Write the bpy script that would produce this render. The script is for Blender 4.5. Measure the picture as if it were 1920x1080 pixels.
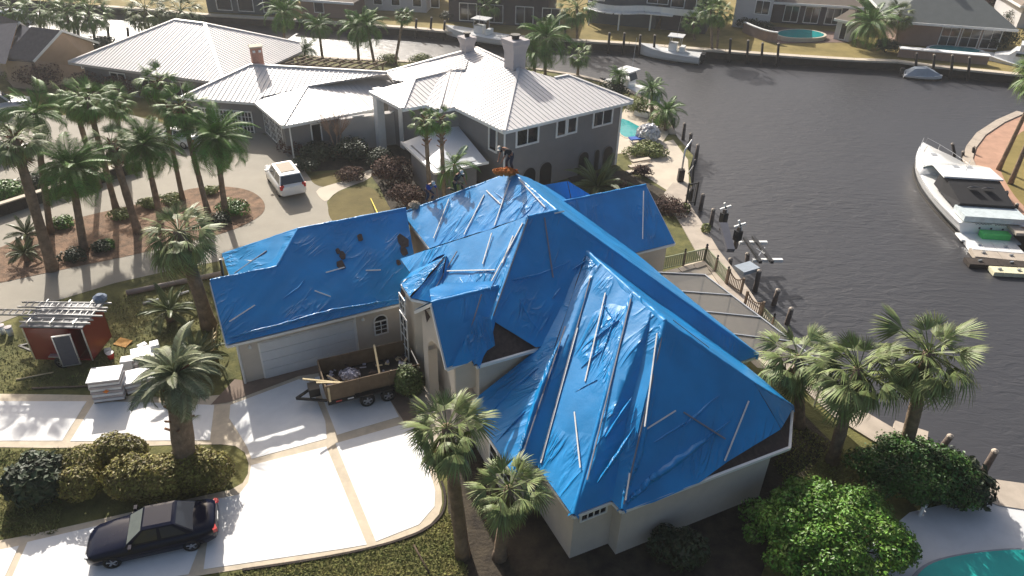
import bpy, bmesh, math, random
from mathutils import Vector, Matrix, noise, Quaternion
for o in list(bpy.data.objects): bpy.data.objects.remove(o)
scene = bpy.context.scene
C = scene.collection
RAD = math.radians
# ---------------------------------------------------------------- camera
FPX, PITCH, ROLL, HCAM = 1380.0, RAD(33.1), RAD(-1.7), 24.0
cF = Vector((0, math.cos(PITCH), -math.sin(PITCH)))
_R = Vector((1, 0, 0)); _D = cF.cross(_R)
cR = math.cos(ROLL)*_R + math.sin(ROLL)*_D
cD = -math.sin(ROLL)*_R + math.cos(ROLL)*_D
cam_data = bpy.data.cameras.new('camera'); cam = bpy.data.objects.new('camera', cam_data); C.objects.link(cam)
cam_data.sensor_width = 36.0; cam_data.lens = FPX/1920*36.0; cam_data.clip_end = 3000; cam_data.clip_start = 0.5
M = Matrix.Identity(4)
for i in range(3):
    M[i][0] = cR[i]; M[i][1] = -cD[i]; M[i][2] = -cF[i]
M[2][3] = HCAM
cam.matrix_world = M
scene.camera = cam
# ---------------------------------------------------------------- light
SUN_AZ, SUN_EL = RAD(-24), RAD(32.5)
sun_dir = Vector((math.sin(SUN_AZ)*math.cos(SUN_EL), math.cos(SUN_AZ)*math.cos(SUN_EL), math.sin(SUN_EL)))
world = bpy.data.worlds.new('World'); scene.world = world; world.use_nodes = True
nt = world.node_tree; nt.nodes.clear()
sky = nt.nodes.new('ShaderNodeTexSky'); sky.sky_type = 'NISHITA'; sky.sun_disc = False
sky.sun_elevation = SUN_EL; sky.sun_rotation = SUN_AZ
sky.air_density = 1.0; sky.dust_density = 6.0; sky.ozone_density = 1.0
bg = nt.nodes.new('ShaderNodeBackground'); bg.inputs['Strength'].default_value = 0.095
wo = nt.nodes.new('ShaderNodeOutputWorld')
nt.links.new(sky.outputs[0], bg.inputs[0]); nt.links.new(bg.outputs[0], wo.inputs[0])
sl = bpy.data.lights.new('sun', 'SUN'); sl.energy = 5.0; sl.angle = RAD(0.55); sl.color = (1.0, 0.95, 0.87)
so = bpy.data.objects.new('sun', sl); C.objects.link(so); so.location = sun_dir*80
so.rotation_euler = (-sun_dir).to_track_quat('-Z', 'Y').to_euler()
vs = scene.view_settings; vs.view_transform = 'Standard'; vs.look = 'None'; vs.exposure = 0.45; vs.gamma = 1.0; vs.use_curve_mapping = False

# ---------------------------------------------------------------- survey helpers
def at(x, y, z=0.0):
    d = cF*FPX + cR*(x-960) + cD*(y-540); t = (z-HCAM)/d.z
    return Vector((d.x*t, d.y*t, z))
def on_plane(x, y, p0, n, off=0.0):
    d = cF*FPX + cR*(x-960) + cD*(y-540); o = Vector((0, 0, HCAM))
    t = (p0+n*off-o).dot(n)/d.dot(n)
    return o + d*t
def proj(p):
    v = Vector(p)-Vector((0, 0, HCAM)); k = FPX/v.dot(cF)
    return 960+v.dot(cR)*k, 540+v.dot(cD)*k
YAW = RAD(27.2)
vA = Vector((math.cos(YAW), math.sin(YAW), 0)); vB = Vector((-math.sin(YAW), math.cos(YAW), 0)); vZ = Vector((0, 0, 1))
def W(a, b, z=0.0): return vA*a + vB*b + vZ*z
def rise(base, cx, cy, lo=0.5, hi=25):
    # height at which the sight line through (cx,cy) passes closest to the vertical above base
    best = None; z = lo
    while z < hi:
        q = at(cx, cy, z); d = (q.xy-base.xy).length
        if best is None or d < best[0]: best = (d, q.copy())
        z += 0.1
    return best[1]

# ---------------------------------------------------------------- materials
def lin(c):
    return tuple(((u/255.0)/12.92 if u/255.0 <= 0.04045 else ((u/255.0+0.055)/1.055)**2.4) for u in c)
MATS = {}
def mat(name, col, rough=0.8, var=0.12, scale=3.0, bump=0.0, bscale=None, metal=0.0, spec=0.4, alpha=1.0, island=0.0, col2=None, trans=0.0, detail=5.0, coat=0.0):
    if name in MATS: return MATS[name]
    m = bpy.data.materials.new(name); m.use_nodes = True; MATS[name] = m
    t = m.node_tree; b = t.nodes['Principled BSDF']
    b.inputs['Roughness'].default_value = rough; b.inputs['Metallic'].default_value = metal
    b.inputs['Specular IOR Level'].default_value = spec
    if coat: b.inputs['Coat Weight'].default_value = coat; b.inputs['Coat Roughness'].default_value = 0.06
    c1 = tuple(max(0, x*(1-var)) for x in col); c2 = tuple(min(1, x*(1+var)) for x in (col2 or col))
    if col2: c1 = col
    tc = t.nodes.new('ShaderNodeTexCoord'); n = t.nodes.new('ShaderNodeTexNoise')
    n.inputs['Scale'].default_value = scale; n.inputs['Detail'].default_value = detail; n.inputs['Roughness'].default_value = 0.62
    t.links.new(tc.outputs['Object'], n.inputs['Vector'])
    r = t.nodes.new('ShaderNodeValToRGB'); r.color_ramp.elements[0].position = 0.33; r.color_ramp.elements[1].position = 0.67
    r.color_ramp.elements[0].color = (*c1, 1); r.color_ramp.elements[1].color = (*c2, 1)
    t.links.new(n.outputs['Fac'], r.inputs['Fac']); out = r.outputs['Color']
    if island:
        g = t.nodes.new('ShaderNodeNewGeometry'); hs = t.nodes.new('ShaderNodeHueSaturation')
        mr = t.nodes.new('ShaderNodeMapRange'); mr.inputs['To Min'].default_value = 1-island; mr.inputs['To Max'].default_value = 1+island
        t.links.new(g.outputs['Random Per Island'], mr.inputs['Value']); t.links.new(mr.outputs['Result'], hs.inputs['Value'])
        mh = t.nodes.new('ShaderNodeMapRange'); mh.inputs['To Min'].default_value = 0.475; mh.inputs['To Max'].default_value = 0.52
        t.links.new(g.outputs['Random Per Island'], mh.inputs['Value']); t.links.new(mh.outputs['Result'], hs.inputs['Hue'])
        t.links.new(out, hs.inputs['Color']); out = hs.outputs['Color']
    t.links.new(out, b.inputs['Base Color'])
    if bump:
        n2 = t.nodes.new('ShaderNodeTexNoise'); n2.inputs['Scale'].default_value = bscale or scale*6; n2.inputs['Detail'].default_value = 4
        t.links.new(tc.outputs['Object'], n2.inputs['Vector'])
        bp = t.nodes.new('ShaderNodeBump'); bp.inputs['Strength'].default_value = 1.0; bp.inputs['Distance'].default_value = bump
        t.links.new(n2.outputs['Fac'], bp.inputs['Height']); t.links.new(bp.outputs['Normal'], b.inputs['Normal'])
    if alpha < 1: b.inputs['Alpha'].default_value = alpha
    if trans: b.inputs['Transmission Weight'].default_value = trans
    return m

# ---------------------------------------------------------------- mesh builder and scene helpers
WROOT = set()
def thing(name, label, cat, loc=(0, 0, 0), group=None, rotz=None, scale=None):
    o = bpy.data.objects.new(name, None); o.empty_display_size = 0.3; C.objects.link(o)
    o.location = loc; o['label'] = label; o['category'] = cat
    if group: o['group'] = group
    if rotz is None: WROOT.add(o.name)
    else: o.rotation_euler = (0, 0, rotz)
    if scale: o.scale = (scale,)*3
    return o
def tag(o, label, cat, group=None):
    o['label'] = label; o['category'] = cat
    if group: o['group'] = group
    return o
def setpar(o, parent):
    if parent is None: return
    o.parent = parent
    if parent.name in WROOT: o.matrix_parent_inverse = Matrix.Translation(-Vector(parent.location))
def struct(o): o['kind'] = 'structure'; return o
def stuff(o): o['kind'] = 'stuff'; return o
def inst(name, mesh, parent, mw=None):
    o = bpy.data.objects.new(name, mesh); C.objects.link(o); setpar(o, parent)
    if mw is not None: o.matrix_basis = mw
    return o
def copy_tree(o, parent=None):
    c = o.copy(); C.objects.link(c)
    if parent is not None: c.parent = parent
    for ch in list(o.children): copy_tree(ch, c)
    return c
class MB:
    def __init__(s): s.v = []; s.f = []; s.m = []; s.uv = None
    def add(s, vs, fs, m=0):
        k = len(s.v); s.v += [Vector(p) for p in vs]; s.f += [tuple(i+k for i in f) for f in fs]; s.m += [m]*len(fs); return s
    def poly(s, pts, m=0): return s.add(pts, [tuple(range(len(pts)))], m)
    def box(s, c, sz, rz=0.0, m=0, rot=None):
        hx, hy, hz = sz[0]/2, sz[1]/2, sz[2]/2; R_ = rot if rot is not None else Matrix.Rotation(rz, 3, 'Z'); c = Vector(c)
        p = [c + R_ @ Vector((x, y, z)) for z in (-hz, hz) for x, y in ((-hx, -hy), (hx, -hy), (hx, hy), (-hx, hy))]
        return s.add(p, [(3, 2, 1, 0), (4, 5, 6, 7), (0, 1, 5, 4), (1, 2, 6, 5), (2, 3, 7, 6), (3, 0, 4, 7)], m)
    def beam(s, p, q, w, h, m=0, up=None):
        p = Vector(p); q = Vector(q); d = (q-p)
        if d.length < 1e-6: return s
        x = d.normalized(); u = Vector(up) if up is not None else (vZ if abs(x.z) < 0.95 else Vector((0, 1, 0)))
        y = u.cross(x).normalized(); z = x.cross(y)
        R_ = Matrix((x, y, z)).transposed()
        return s.box((p+q)/2, (d.length, w, h), m=m, rot=R_)
    def tube(s, pts, rad, n=8, m=0, cap=True):
        pts = [Vector(p) for p in pts]; k = len(pts); rings = []
        if not hasattr(rad, '__len__'): rad = [rad]*k
        vs = []; ref = None
        for i, p in enumerate(pts):
            t = (pts[min(i+1, k-1)]-pts[max(i-1, 0)]).normalized()
            if ref is None: ref = t.orthogonal().normalized()
            ref = (ref - t*ref.dot(t))
            ref = ref.normalized() if ref.length > 1e-5 else t.orthogonal().normalized()
            b = t.cross(ref)
            for j in range(n):
                a = 2*math.pi*j/n; vs.append(p + (ref*math.cos(a)+b*math.sin(a))*rad[i])
        fs = [(i*n+j, i*n+(j+1) % n, (i+1)*n+(j+1) % n, (i+1)*n+j) for i in range(k-1) for j in range(n)]
        if cap: fs += [tuple(range(n-1, -1, -1)), tuple((k-1)*n+j for j in range(n))]
        return s.add(vs, fs, m)
    def prism(s, pts, z0, z1, m=0, bottom=False, side=None):
        n = len(pts); a = sum(pts[i][0]*pts[(i+1) % n][1]-pts[(i+1) % n][0]*pts[i][1] for i in range(n))
        pts = list(pts) if a > 0 else list(pts)[::-1]
        vs = [(p[0], p[1], z0) for p in pts] + [(p[0], p[1], z1) for p in pts]
        fs = [tuple(range(n, 2*n))] + [(i, (i+1) % n, n+(i+1) % n, n+i) for i in range(n)]
        if bottom: fs.append(tuple(range(n-1, -1, -1)))
        s.add(vs, fs, m)
        if side is not None: s.m[-len(fs)+1:] = [side]*(len(fs)-1)
        return s
    def lathe(s, c, prof, n=12, m=0):
        c = Vector(c); vs = []; k = len(prof)
        for r, z in prof:
            for j in range(n):
                a = 2*math.pi*j/n; vs.append(c+Vector((r*math.cos(a), r*math.sin(a), z)))
        fs = [(i*n+j, i*n+(j+1) % n, (i+1)*n+(j+1) % n, (i+1)*n+j) for i in range(k-1) for j in range(n)]
        fs += [tuple(range(n-1, -1, -1)), tuple((k-1)*n+j for j in range(n))]
        return s.add(vs, fs, m)
    def loft(s, rings, m=0, close=True, caps=True):
        n = len(rings[0]); k = len(rings); vs = [p for r in rings for p in r]; e = n if close else n-1
        fs = [(i*n+j, i*n+(j+1) % n, (i+1)*n+(j+1) % n, (i+1)*n+j) for i in range(k-1) for j in range(e)]
        if caps: fs += [tuple(range(n-1, -1, -1)), tuple((k-1)*n+j for j in range(n))]
        return s.add(vs, fs, m)
    def mesh(s, name, mats, smooth=False):
        me = bpy.data.meshes.new(name); me.from_pydata([tuple(v) for v in s.v], [], s.f)
        for m in (mats if isinstance(mats, (list, tuple)) else [mats]): me.materials.append(m)
        if isinstance(mats, (list, tuple)) and len(mats) > 1: me.polygons.foreach_set('material_index', s.m)
        if smooth: me.polygons.foreach_set('use_smooth', [True]*len(me.polygons))
        me.update(); return me
    def build(s, name, mats, parent=None, smooth=False, fix=False):
        me = s.mesh(name, mats, smooth)
        if fix:
            bm = bmesh.new(); bm.from_mesh(me); bmesh.ops.remove_doubles(bm, verts=bm.verts, dist=1e-4)
            bmesh.ops.recalc_face_normals(bm, faces=bm.faces); bm.to_mesh(me); bm.free()
        o = bpy.data.objects.new(name, me); C.objects.link(o); setpar(o, parent); return o
def sheet(name, pts, z, m, parent=None):
    pts = [Vector((p[0], p[1], z)) for p in pts]
    a = sum(pts[i].x*pts[(i+1) % len(pts)].y-pts[(i+1) % len(pts)].x*pts[i].y for i in range(len(pts)))
    return MB().poly(pts if a > 0 else pts[::-1]).build(name, m, parent)
def px(lst, z=0.0): return [at(x, y, z) for x, y in lst]
def smooth_loop(pts, it=2):
    for _ in range(it):
        out = []
        for i in range(len(pts)):
            p, q = pts[i], pts[(i+1) % len(pts)]; out += [p*0.75+q*0.25, p*0.25+q*0.75]
        pts = out
    return pts
def clip_half(poly, axis, val, keep_less):
    out = []
    for i in range(len(poly)):
        p, q = poly[i], poly[(i+1) % len(poly)]
        ip = (p[axis] <= val) == keep_less; iq = (q[axis] <= val) == keep_less
        if ip: out.append(p)
        if ip != iq:
            t = (val-p[axis])/(q[axis]-p[axis]); out.append((p[0]+(q[0]-p[0])*t, p[1]+(q[1]-p[1])*t))
    return out
def frame_of(poly):
    n = Vector((0, 0, 0))
    for i in range(len(poly)):
        p, q = poly[i], poly[(i+1) % len(poly)]; n += p.cross(q)
    n.normalize()
    if n.z < 0: n = -n
    u = Vector((-n.y, n.x, 0)); u = u.normalized() if u.length > 1e-4 else Vector((1, 0, 0))
    return n, u, n.cross(u)
# ================================================================ materials used widely
m_grass = mat('lawn_green', lin((72, 76, 40)), 0.95, scale=0.9, col2=lin((112, 108, 62)), var=0.1, bump=0.04, bscale=9)
m_dryn = mat('lawn_dry_near', lin((88, 79, 42)), 0.95, scale=0.5, col2=lin((108, 97, 56)), var=0.08, bump=0.03, bscale=9)
m_dry = mat('lawn_dry', lin((112, 99, 50)), 0.95, scale=0.35, col2=lin((140, 124, 72)), var=0.08, bump=0.03, bscale=9)
m_rough = mat('lawn_rough', lin((70, 72, 42)), 0.95, scale=0.7, col2=lin((132, 124, 84)), var=0.12, bump=0.06, bscale=7)
m_mulch = mat('pine_mulch', lin((98, 80, 64)), 0.95, scale=1.6, col2=lin((138, 110, 88)), var=0.15, bump=0.06, bscale=12)
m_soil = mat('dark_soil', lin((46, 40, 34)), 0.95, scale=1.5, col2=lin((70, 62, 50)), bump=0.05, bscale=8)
m_conc = mat('grey_concrete', lin((152, 145, 132)), 0.85, var=0.07, scale=0.5, bump=0.004, bscale=30)
m_concp = mat('pale_concrete', lin((196, 184, 166)), 0.85, var=0.08, scale=0.8, bump=0.004, bscale=30)
m_cap = mat('seawall_cap_concrete', lin((176, 164, 150)), 0.85, var=0.12, scale=1.2, bump=0.006, bscale=20)
m_wall_dark = mat('seawall_timber', lin((58, 50, 45)), 0.9, var=0.3, scale=2.0, bump=0.03)
m_slab = mat('white_slab', (0.80, 0.79, 0.77), 0.8, var=0.04, scale=1.5, bump=0.002, bscale=40)
m_band = mat('tan_band', lin((200, 186, 164)), 0.85, var=0.12, scale=2.0, bump=0.003, bscale=40)
m_bandd = mat('apron_paver', lin((128, 110, 96)), 0.85, var=0.12, scale=2.0, bump=0.003, bscale=40)
m_white = mat('white_trim', (0.78, 0.78, 0.76), 0.5, var=0.04)
m_stucco = mat('beige_stucco', lin((200, 191, 178)), 0.9, var=0.05, scale=1.5, bump=0.008, bscale=25)
m_glass = mat('dark_glass', (0.02, 0.024, 0.03), 0.06, var=0.0, spec=0.8)
m_black = mat('black_metal', (0.02, 0.02, 0.022), 0.45, var=0.1)
m_rubber = mat('rubber', (0.02, 0.02, 0.02), 0.85, var=0.1)
m_alu = mat('aluminium', (0.62, 0.63, 0.64), 0.35, var=0.08, metal=0.8)
m_wood = mat('weathered_wood', lin((122, 106, 90)), 0.9, var=0.25, scale=6, bump=0.01)
m_pile = mat('piling_wood', lin((112, 100, 92)), 0.9, var=0.25, scale=4, bump=0.02)
m_palew = mat('pale_wood', lin((206, 188, 150)), 0.8, var=0.12, scale=5)
m_brick = mat('red_brick_paving', lin((176, 138, 116)), 0.9, var=0.15, scale=1.0, bump=0.01, bscale=14)
m_trunk = mat('palm_trunk', lin((128, 110, 92)), 0.95, var=0.3, scale=3.0, bump=0.05, bscale=10)
m_boot = mat('palm_boots', lin((112, 78, 56)), 0.95, var=0.3, scale=5.0, bump=0.06, bscale=10)

# water ---------------------------------------------------------
def water_mat():
    m = bpy.data.materials.new('canal_water'); m.use_nodes = True; t = m.node_tree; b = t.nodes['Principled BSDF']
    b.inputs['Base Color'].default_value = (0.045, 0.045, 0.05, 1); b.inputs['Roughness'].default_value = 0.42; b.inputs['Specular IOR Level'].default_value = 1.0; b.inputs['IOR'].default_value = 1.33
    tc = t.nodes.new('ShaderNodeTexCoord'); mp = t.nodes.new('ShaderNodeMapping'); mp.inputs['Rotation'].default_value = (0, 0, 0.5); mp.inputs['Scale'].default_value = (0.55, 1.5, 1)
    t.links.new(tc.outputs['Object'], mp.inputs['Vector'])
    n1 = t.nodes.new('ShaderNodeTexNoise'); n1.inputs['Scale'].default_value = 1.5; n1.inputs['Detail'].default_value = 4; n1.inputs['Roughness'].default_value = 0.55; n1.inputs['Distortion'].default_value = 0.6
    n2 = t.nodes.new('ShaderNodeTexNoise'); n2.inputs['Scale'].default_value = 0.06; n2.inputs['Detail'].default_value = 2
    t.links.new(mp.outputs[0], n1.inputs['Vector']); t.links.new(tc.outputs['Object'], n2.inputs['Vector'])
    mr = t.nodes.new('ShaderNodeMapRange'); mr.inputs['From Min'].default_value = 0.35; mr.inputs['From Max'].default_value = 0.65; mr.inputs['To Min'].default_value = 0.30; mr.inputs['To Max'].default_value = 1.2
    t.links.new(n2.outputs['Fac'], mr.inputs['Value'])
    mu = t.nodes.new('ShaderNodeMath'); mu.operation = 'MULTIPLY'; t.links.new(n1.outputs['Fac'], mu.inputs[0]); t.links.new(mr.outputs[0], mu.inputs[1])
    bp = t.nodes.new('ShaderNodeBump'); bp.inputs['Strength'].default_value = 1.0; bp.inputs['Distance'].default_value = 0.10
    t.links.new(mu.outputs[0], bp.inputs['Height']); t.links.new(bp.outputs['Normal'], b.inputs['Normal'])
    return m
m_water = water_mat()
WL = -1.15
struct(sheet('canal_water', [(-900, -300), (900, -300), (900, 1500), (-900, 1500)], WL, m_water))

# land slabs ---------------------------------------------------------
near_shore = [(1960, 915), (1920, 911), (1863, 903), (1780, 873), (1700, 822), (1600, 763), (1520, 692), (1465, 640), (1432, 590), (1402, 545),
              (1372, 505), (1345, 470), (1318, 425), (1296, 392), (1283, 368), (1297, 352), (1292, 318), (1300, 292), (1283, 272), (1266, 252),
              (1255, 232), (1240, 207), (1215, 187), (1180, 168), (1130, 152), (1080, 140), (1000, 128), (900, 122), (800, 117), (720, 113),
              (640, 110), (560, 103), (480, 97), (400, 97), (300, 98), (200, 88), (100, 72), (0, 56), (-200, 30)]
ns = px(near_shore)
near_poly = ns + [Vector((-120, 75, 0)), Vector((-120, -25, 0)), Vector((60, -25, 0)), Vector((60, 12, 0)), Vector((24, 19.5, 0))]
land = MB().prism(near_poly, -3.0, 0.0, side=1).build('ground', [m_grass, m_wall_dark]); struct(land)
far_shore = [(-500, -40), (190, 10), (270, 16), (400, 27), (510, 33), (640, 42), (760, 50), (850, 58), (960, 66), (1060, 73), (1180, 80), (1280, 88),
             (1400, 97), (1500, 104), (1600, 110), (1680, 113), (1740, 121), (1840, 131), (1960, 143), (2300, 175)]
fs_ = px(far_shore)
far_poly = fs_ + [Vector((300, 120, 0)), Vector((600, 900, 0)), Vector((-600, 900, 0)), Vector((-400, 200, 0))]
struct(MB().prism(far_poly, -3.0, 0.0, side=1).build('far_bank_ground', [m_dry, m_wall_dark]))
pen = px([(2000, 190), (1920, 213), (1882, 230), (1846, 254), (1828, 278), (1822, 298), (1836, 330), (1860, 368), (1890, 408), (1925, 440), (2010, 500)])
struct(MB().prism(pen + [Vector((80, 40, 0)), Vector((80, 66, 0))], -3.0, 0.0, side=1).build('peninsula_ground', [m_brick, m_wall_dark]))
struct(sheet('peninsula_lawn', smooth_loop(px([(2000, 222), (1925, 240), (1897, 262), (1880, 290), (1872, 312), (1890, 352), (1925, 395), (2000, 430)]), 2), 0.02, m_dry))
#struct(MB().prism(px([(1960, 572), (1925, 584), (1910, 598), (1910, 608), (1925, 622), (1970, 640)]), -3.0, 0.0).build('neighbour_bank_ground', m_cap))

# seawalls: cap strip as planks of concrete, timber face
def seawall(name, line, w, label, capmat, post=2.4, side=1, n_int=None):
    t = thing(name, label, 'seawall', line[len(line)//2])
    nn = []
    for i in range(len(line)):
        d = (line[min(i+1, len(line)-1)]-line[max(i-1, 0)]).normalized(); nn.append(Vector((-d.y, d.x, 0))*side)
    for i in range(len(line)-1):
        L_ = (line[i+1]-line[i]).length; k = max(1, int(L_/2.6+.5))
        for j in range(k):
            f0, f1 = j/k+.004, (j+1)/k-.004
            p, q = line[i].lerp(line[i+1], f0), line[i].lerp(line[i+1], f1); n0, n1 = nn[i].lerp(nn[i+1], f0), nn[i].lerp(nn[i+1], f1)
            MB().prism([p-n0*.06, q-n1*.06, q+n1*w, p+n0*w], -0.12, 0.09).build('cap_slab', capmat, t)
    mb = MB()
    for i in range(len(line)-1):
        p, q = line[i], line[i+1]; d = (q-p); L_ = d.length; d.normalize(); nrm = Vector((-d.y, d.x, 0))*side
        k = max(1, int(L_/1.2))
        for j in range(k+1):
            c = p+d*(L_*j/k)-nrm*0.1; mb.box((c.x, c.y, -0.75), (0.16, 0.16, 1.3), math.atan2(d.y, d.x))
    stuff(mb.build('sheet_pile', m_wall_dark, t))
    return t
seawall('seawall', ns[0:16], 1.5, 'pale concrete seawall walk along the near canal edge beside the tarped house', m_cap, side=1)
seawall('seawall', ns[19:36], 0.5, 'concrete seawall behind the grey house', m_cap, side=1)
seawall('seawall', fs_[1:13], 0.9, 'far canal seawall with sunlit cap below the dry lawns', m_concp, side=-1)
seawall('seawall', fs_[12:19], 0.9, 'far canal seawall in front of the green roofed house', m_concp, side=-1)
seawall('seawall', pen[1:10], 0.7, 'rounded concrete seawall around the brick paved point', m_cap, side=-1)

# ---- drives, beds, paths near the grey house (each sheet a few millimetres above the last)
struct(sheet('grey_drive', px([(-60, 640), (0, 606), (100, 566), (215, 531), (330, 505), (420, 488), (600, 452), (640, 425), (618, 402), (613, 380), (624, 352), (590, 345),
        (572, 322), (560, 300), (535, 268), (490, 250), (370, 238), (330, 262), (270, 290), (120, 338), (0, 380), (-60, 400)]), 0.012, m_conc))
struct(sheet('neighbour_drive', px([(-60, 215), (40, 205), (150, 218), (235, 212), (330, 240), (285, 272), (120, 322), (0, 366), (-60, 390)]), 0.008, m_conc))
struct(sheet('mulch_island', smooth_loop(px([(-80, 548), (-80, 480), (0, 468), (45, 440), (95, 425), (160, 405), (230, 390), (330, 366), (352, 354), (415, 349), (465, 355), (492, 372), (499, 390), (487, 408),
        (430, 436), (330, 459), (240, 481), (130, 503)]), 2), 0.03, m_mulch))
struct(sheet('dry_lawn', smooth_loop(px([(622, 362), (690, 345), (720, 372), (745, 412), (700, 425), (632, 425), (612, 400)]), 2), 0.016, m_dryn))
struct(sheet('dry_lawn', smooth_loop(px([(578, 335), (600, 325), (655, 322), (668, 340), (640, 350), (598, 352)]), 2), 0.016, m_dryn))
struct(sheet('dry_lawn', px([(-40, 185), (20, 170), (120, 178), (230, 170), (330, 200), (330, 235), (235, 212), (120, 216), (40, 205), (-40, 212)]), 0.012, m_dry))
struct(sheet('garden_path', smooth_loop(px([(590, 356), (625, 345), (665, 335), (690, 318), (705, 320), (690, 338), (655, 350), (628, 362), (612, 380), (600, 372)]), 1), 0.024, m_concp))
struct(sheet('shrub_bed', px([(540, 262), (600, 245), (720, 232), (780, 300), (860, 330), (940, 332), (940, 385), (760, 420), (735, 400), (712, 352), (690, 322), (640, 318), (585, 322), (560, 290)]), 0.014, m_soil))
struct(sheet('shade_lawn', px([(1075, 370), (1160, 330), (1250, 380), (1290, 415), (1330, 440), (1320, 470), (1240, 480), (1180, 430)]), 0.016, m_grass))
struct(sheet('garden_bed', px([(1060, 330), (1170, 320), (1275, 372), (1290, 405), (1240, 405), (1190, 350), (1080, 350)]), 0.018, m_soil))
struct(sheet('dock_apron', px([(1175, 288), (1230, 270), (1262, 262), (1290, 300), (1292, 350), (1258, 362), (1190, 318)]), 0.02, m_concp))
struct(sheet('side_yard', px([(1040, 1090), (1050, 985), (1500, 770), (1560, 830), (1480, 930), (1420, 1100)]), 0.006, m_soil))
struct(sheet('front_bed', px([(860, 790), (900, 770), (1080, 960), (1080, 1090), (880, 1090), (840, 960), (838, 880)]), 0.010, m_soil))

# ---- white driveway: tan bands below, white slabs on top
drive = struct(sheet('driveway', smooth_loop(px([(-70, 738), (180, 741), (420, 748), (560, 702), (700, 668), (770, 690), (800, 770), (815, 880), (832, 935), (820, 975), (770, 1005), (640, 1040), (420, 1072), (300, 1092), (-90, 1130), (-90, 1030),
        (60, 1003), (240, 962), (380, 930), (450, 915), (470, 880), (455, 838), (400, 832), (150, 841), (-70, 838)]), 1), 0.016, m_band))
def slab(pts, it=0):
    q = px(pts); c = sum(q, Vector())/len(q)
    if it: q = smooth_loop(q, it)
    o = MB().prism(q, 0.014, 0.030).build('slab', m_slab, drive); return o
slab([(-70, 1046), (36, 1024), (8, 1085), (-70, 1100)])
slab([(52, 1017), (185, 986), (235, 973), (300, 958), (385, 942), (372, 1030), (354, 1077), (250, 1094), (24, 1105), (22, 1085)])
slab([(400, 938), (448, 928), (466, 905), (471, 873), (612, 838), (688, 1022), (640, 1030), (382, 1068), (387, 1030)])
slab([(629, 832), (748, 798), (775, 800), (800, 860), (816, 920), (815, 950), (786, 984), (705, 1016)])
slab([(432, 760), (560, 712), (580, 716), (610, 790), (613, 823), (472, 861), (463, 838), (445, 808), (430, 785)])
slab([(590, 708), (690, 690), (728, 745), (748, 782), (632, 816)])
slab([(-70, 753), (163, 753), (117, 827), (-70, 827)])
slab([(178, 753), (300, 756), (402, 760), (397, 800), (394, 826), (132, 828)])
struct(sheet('garage_apron', px([(395, 760), (440, 712), (470, 716), (660, 665), (770, 660), (790, 775), (760, 795), (745, 772), (690, 684), (588, 702), (560, 706), (430, 755)]), 0.035, m_bandd))
kerb = MB()
edge = smooth_loop(px([(300, 1092), (420, 1075), (640, 1043), (775, 1008), (826, 975), (838, 935), (822, 885)]), 2)[3:-6]
for i in range(len(edge)-1): kerb.beam(edge[i]+vZ*0.02, edge[i+1]+vZ*0.02, 0.10, 0.10)
struct(kerb.build('drive_edging', m_wall_dark))
# patio behind the tarped house and neighbour's pool terrace
struct(sheet('patio', px([(1235, 520), (1325, 478), (1350, 500), (1400, 560), (1455, 615), (1480, 650), (1500, 700), (1420, 690), (1300, 580)]), 0.02, m_concp))
struct(sheet('pool_terrace', px([(1560, 1110), (1610, 1040), (1705, 962), (1842, 930), (1940, 925), (1990, 1110)]), 0.05, mat('terrace_paint', (0.62, 0.62, 0.62), 0.7, var=0.06, scale=1.0)))
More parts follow.
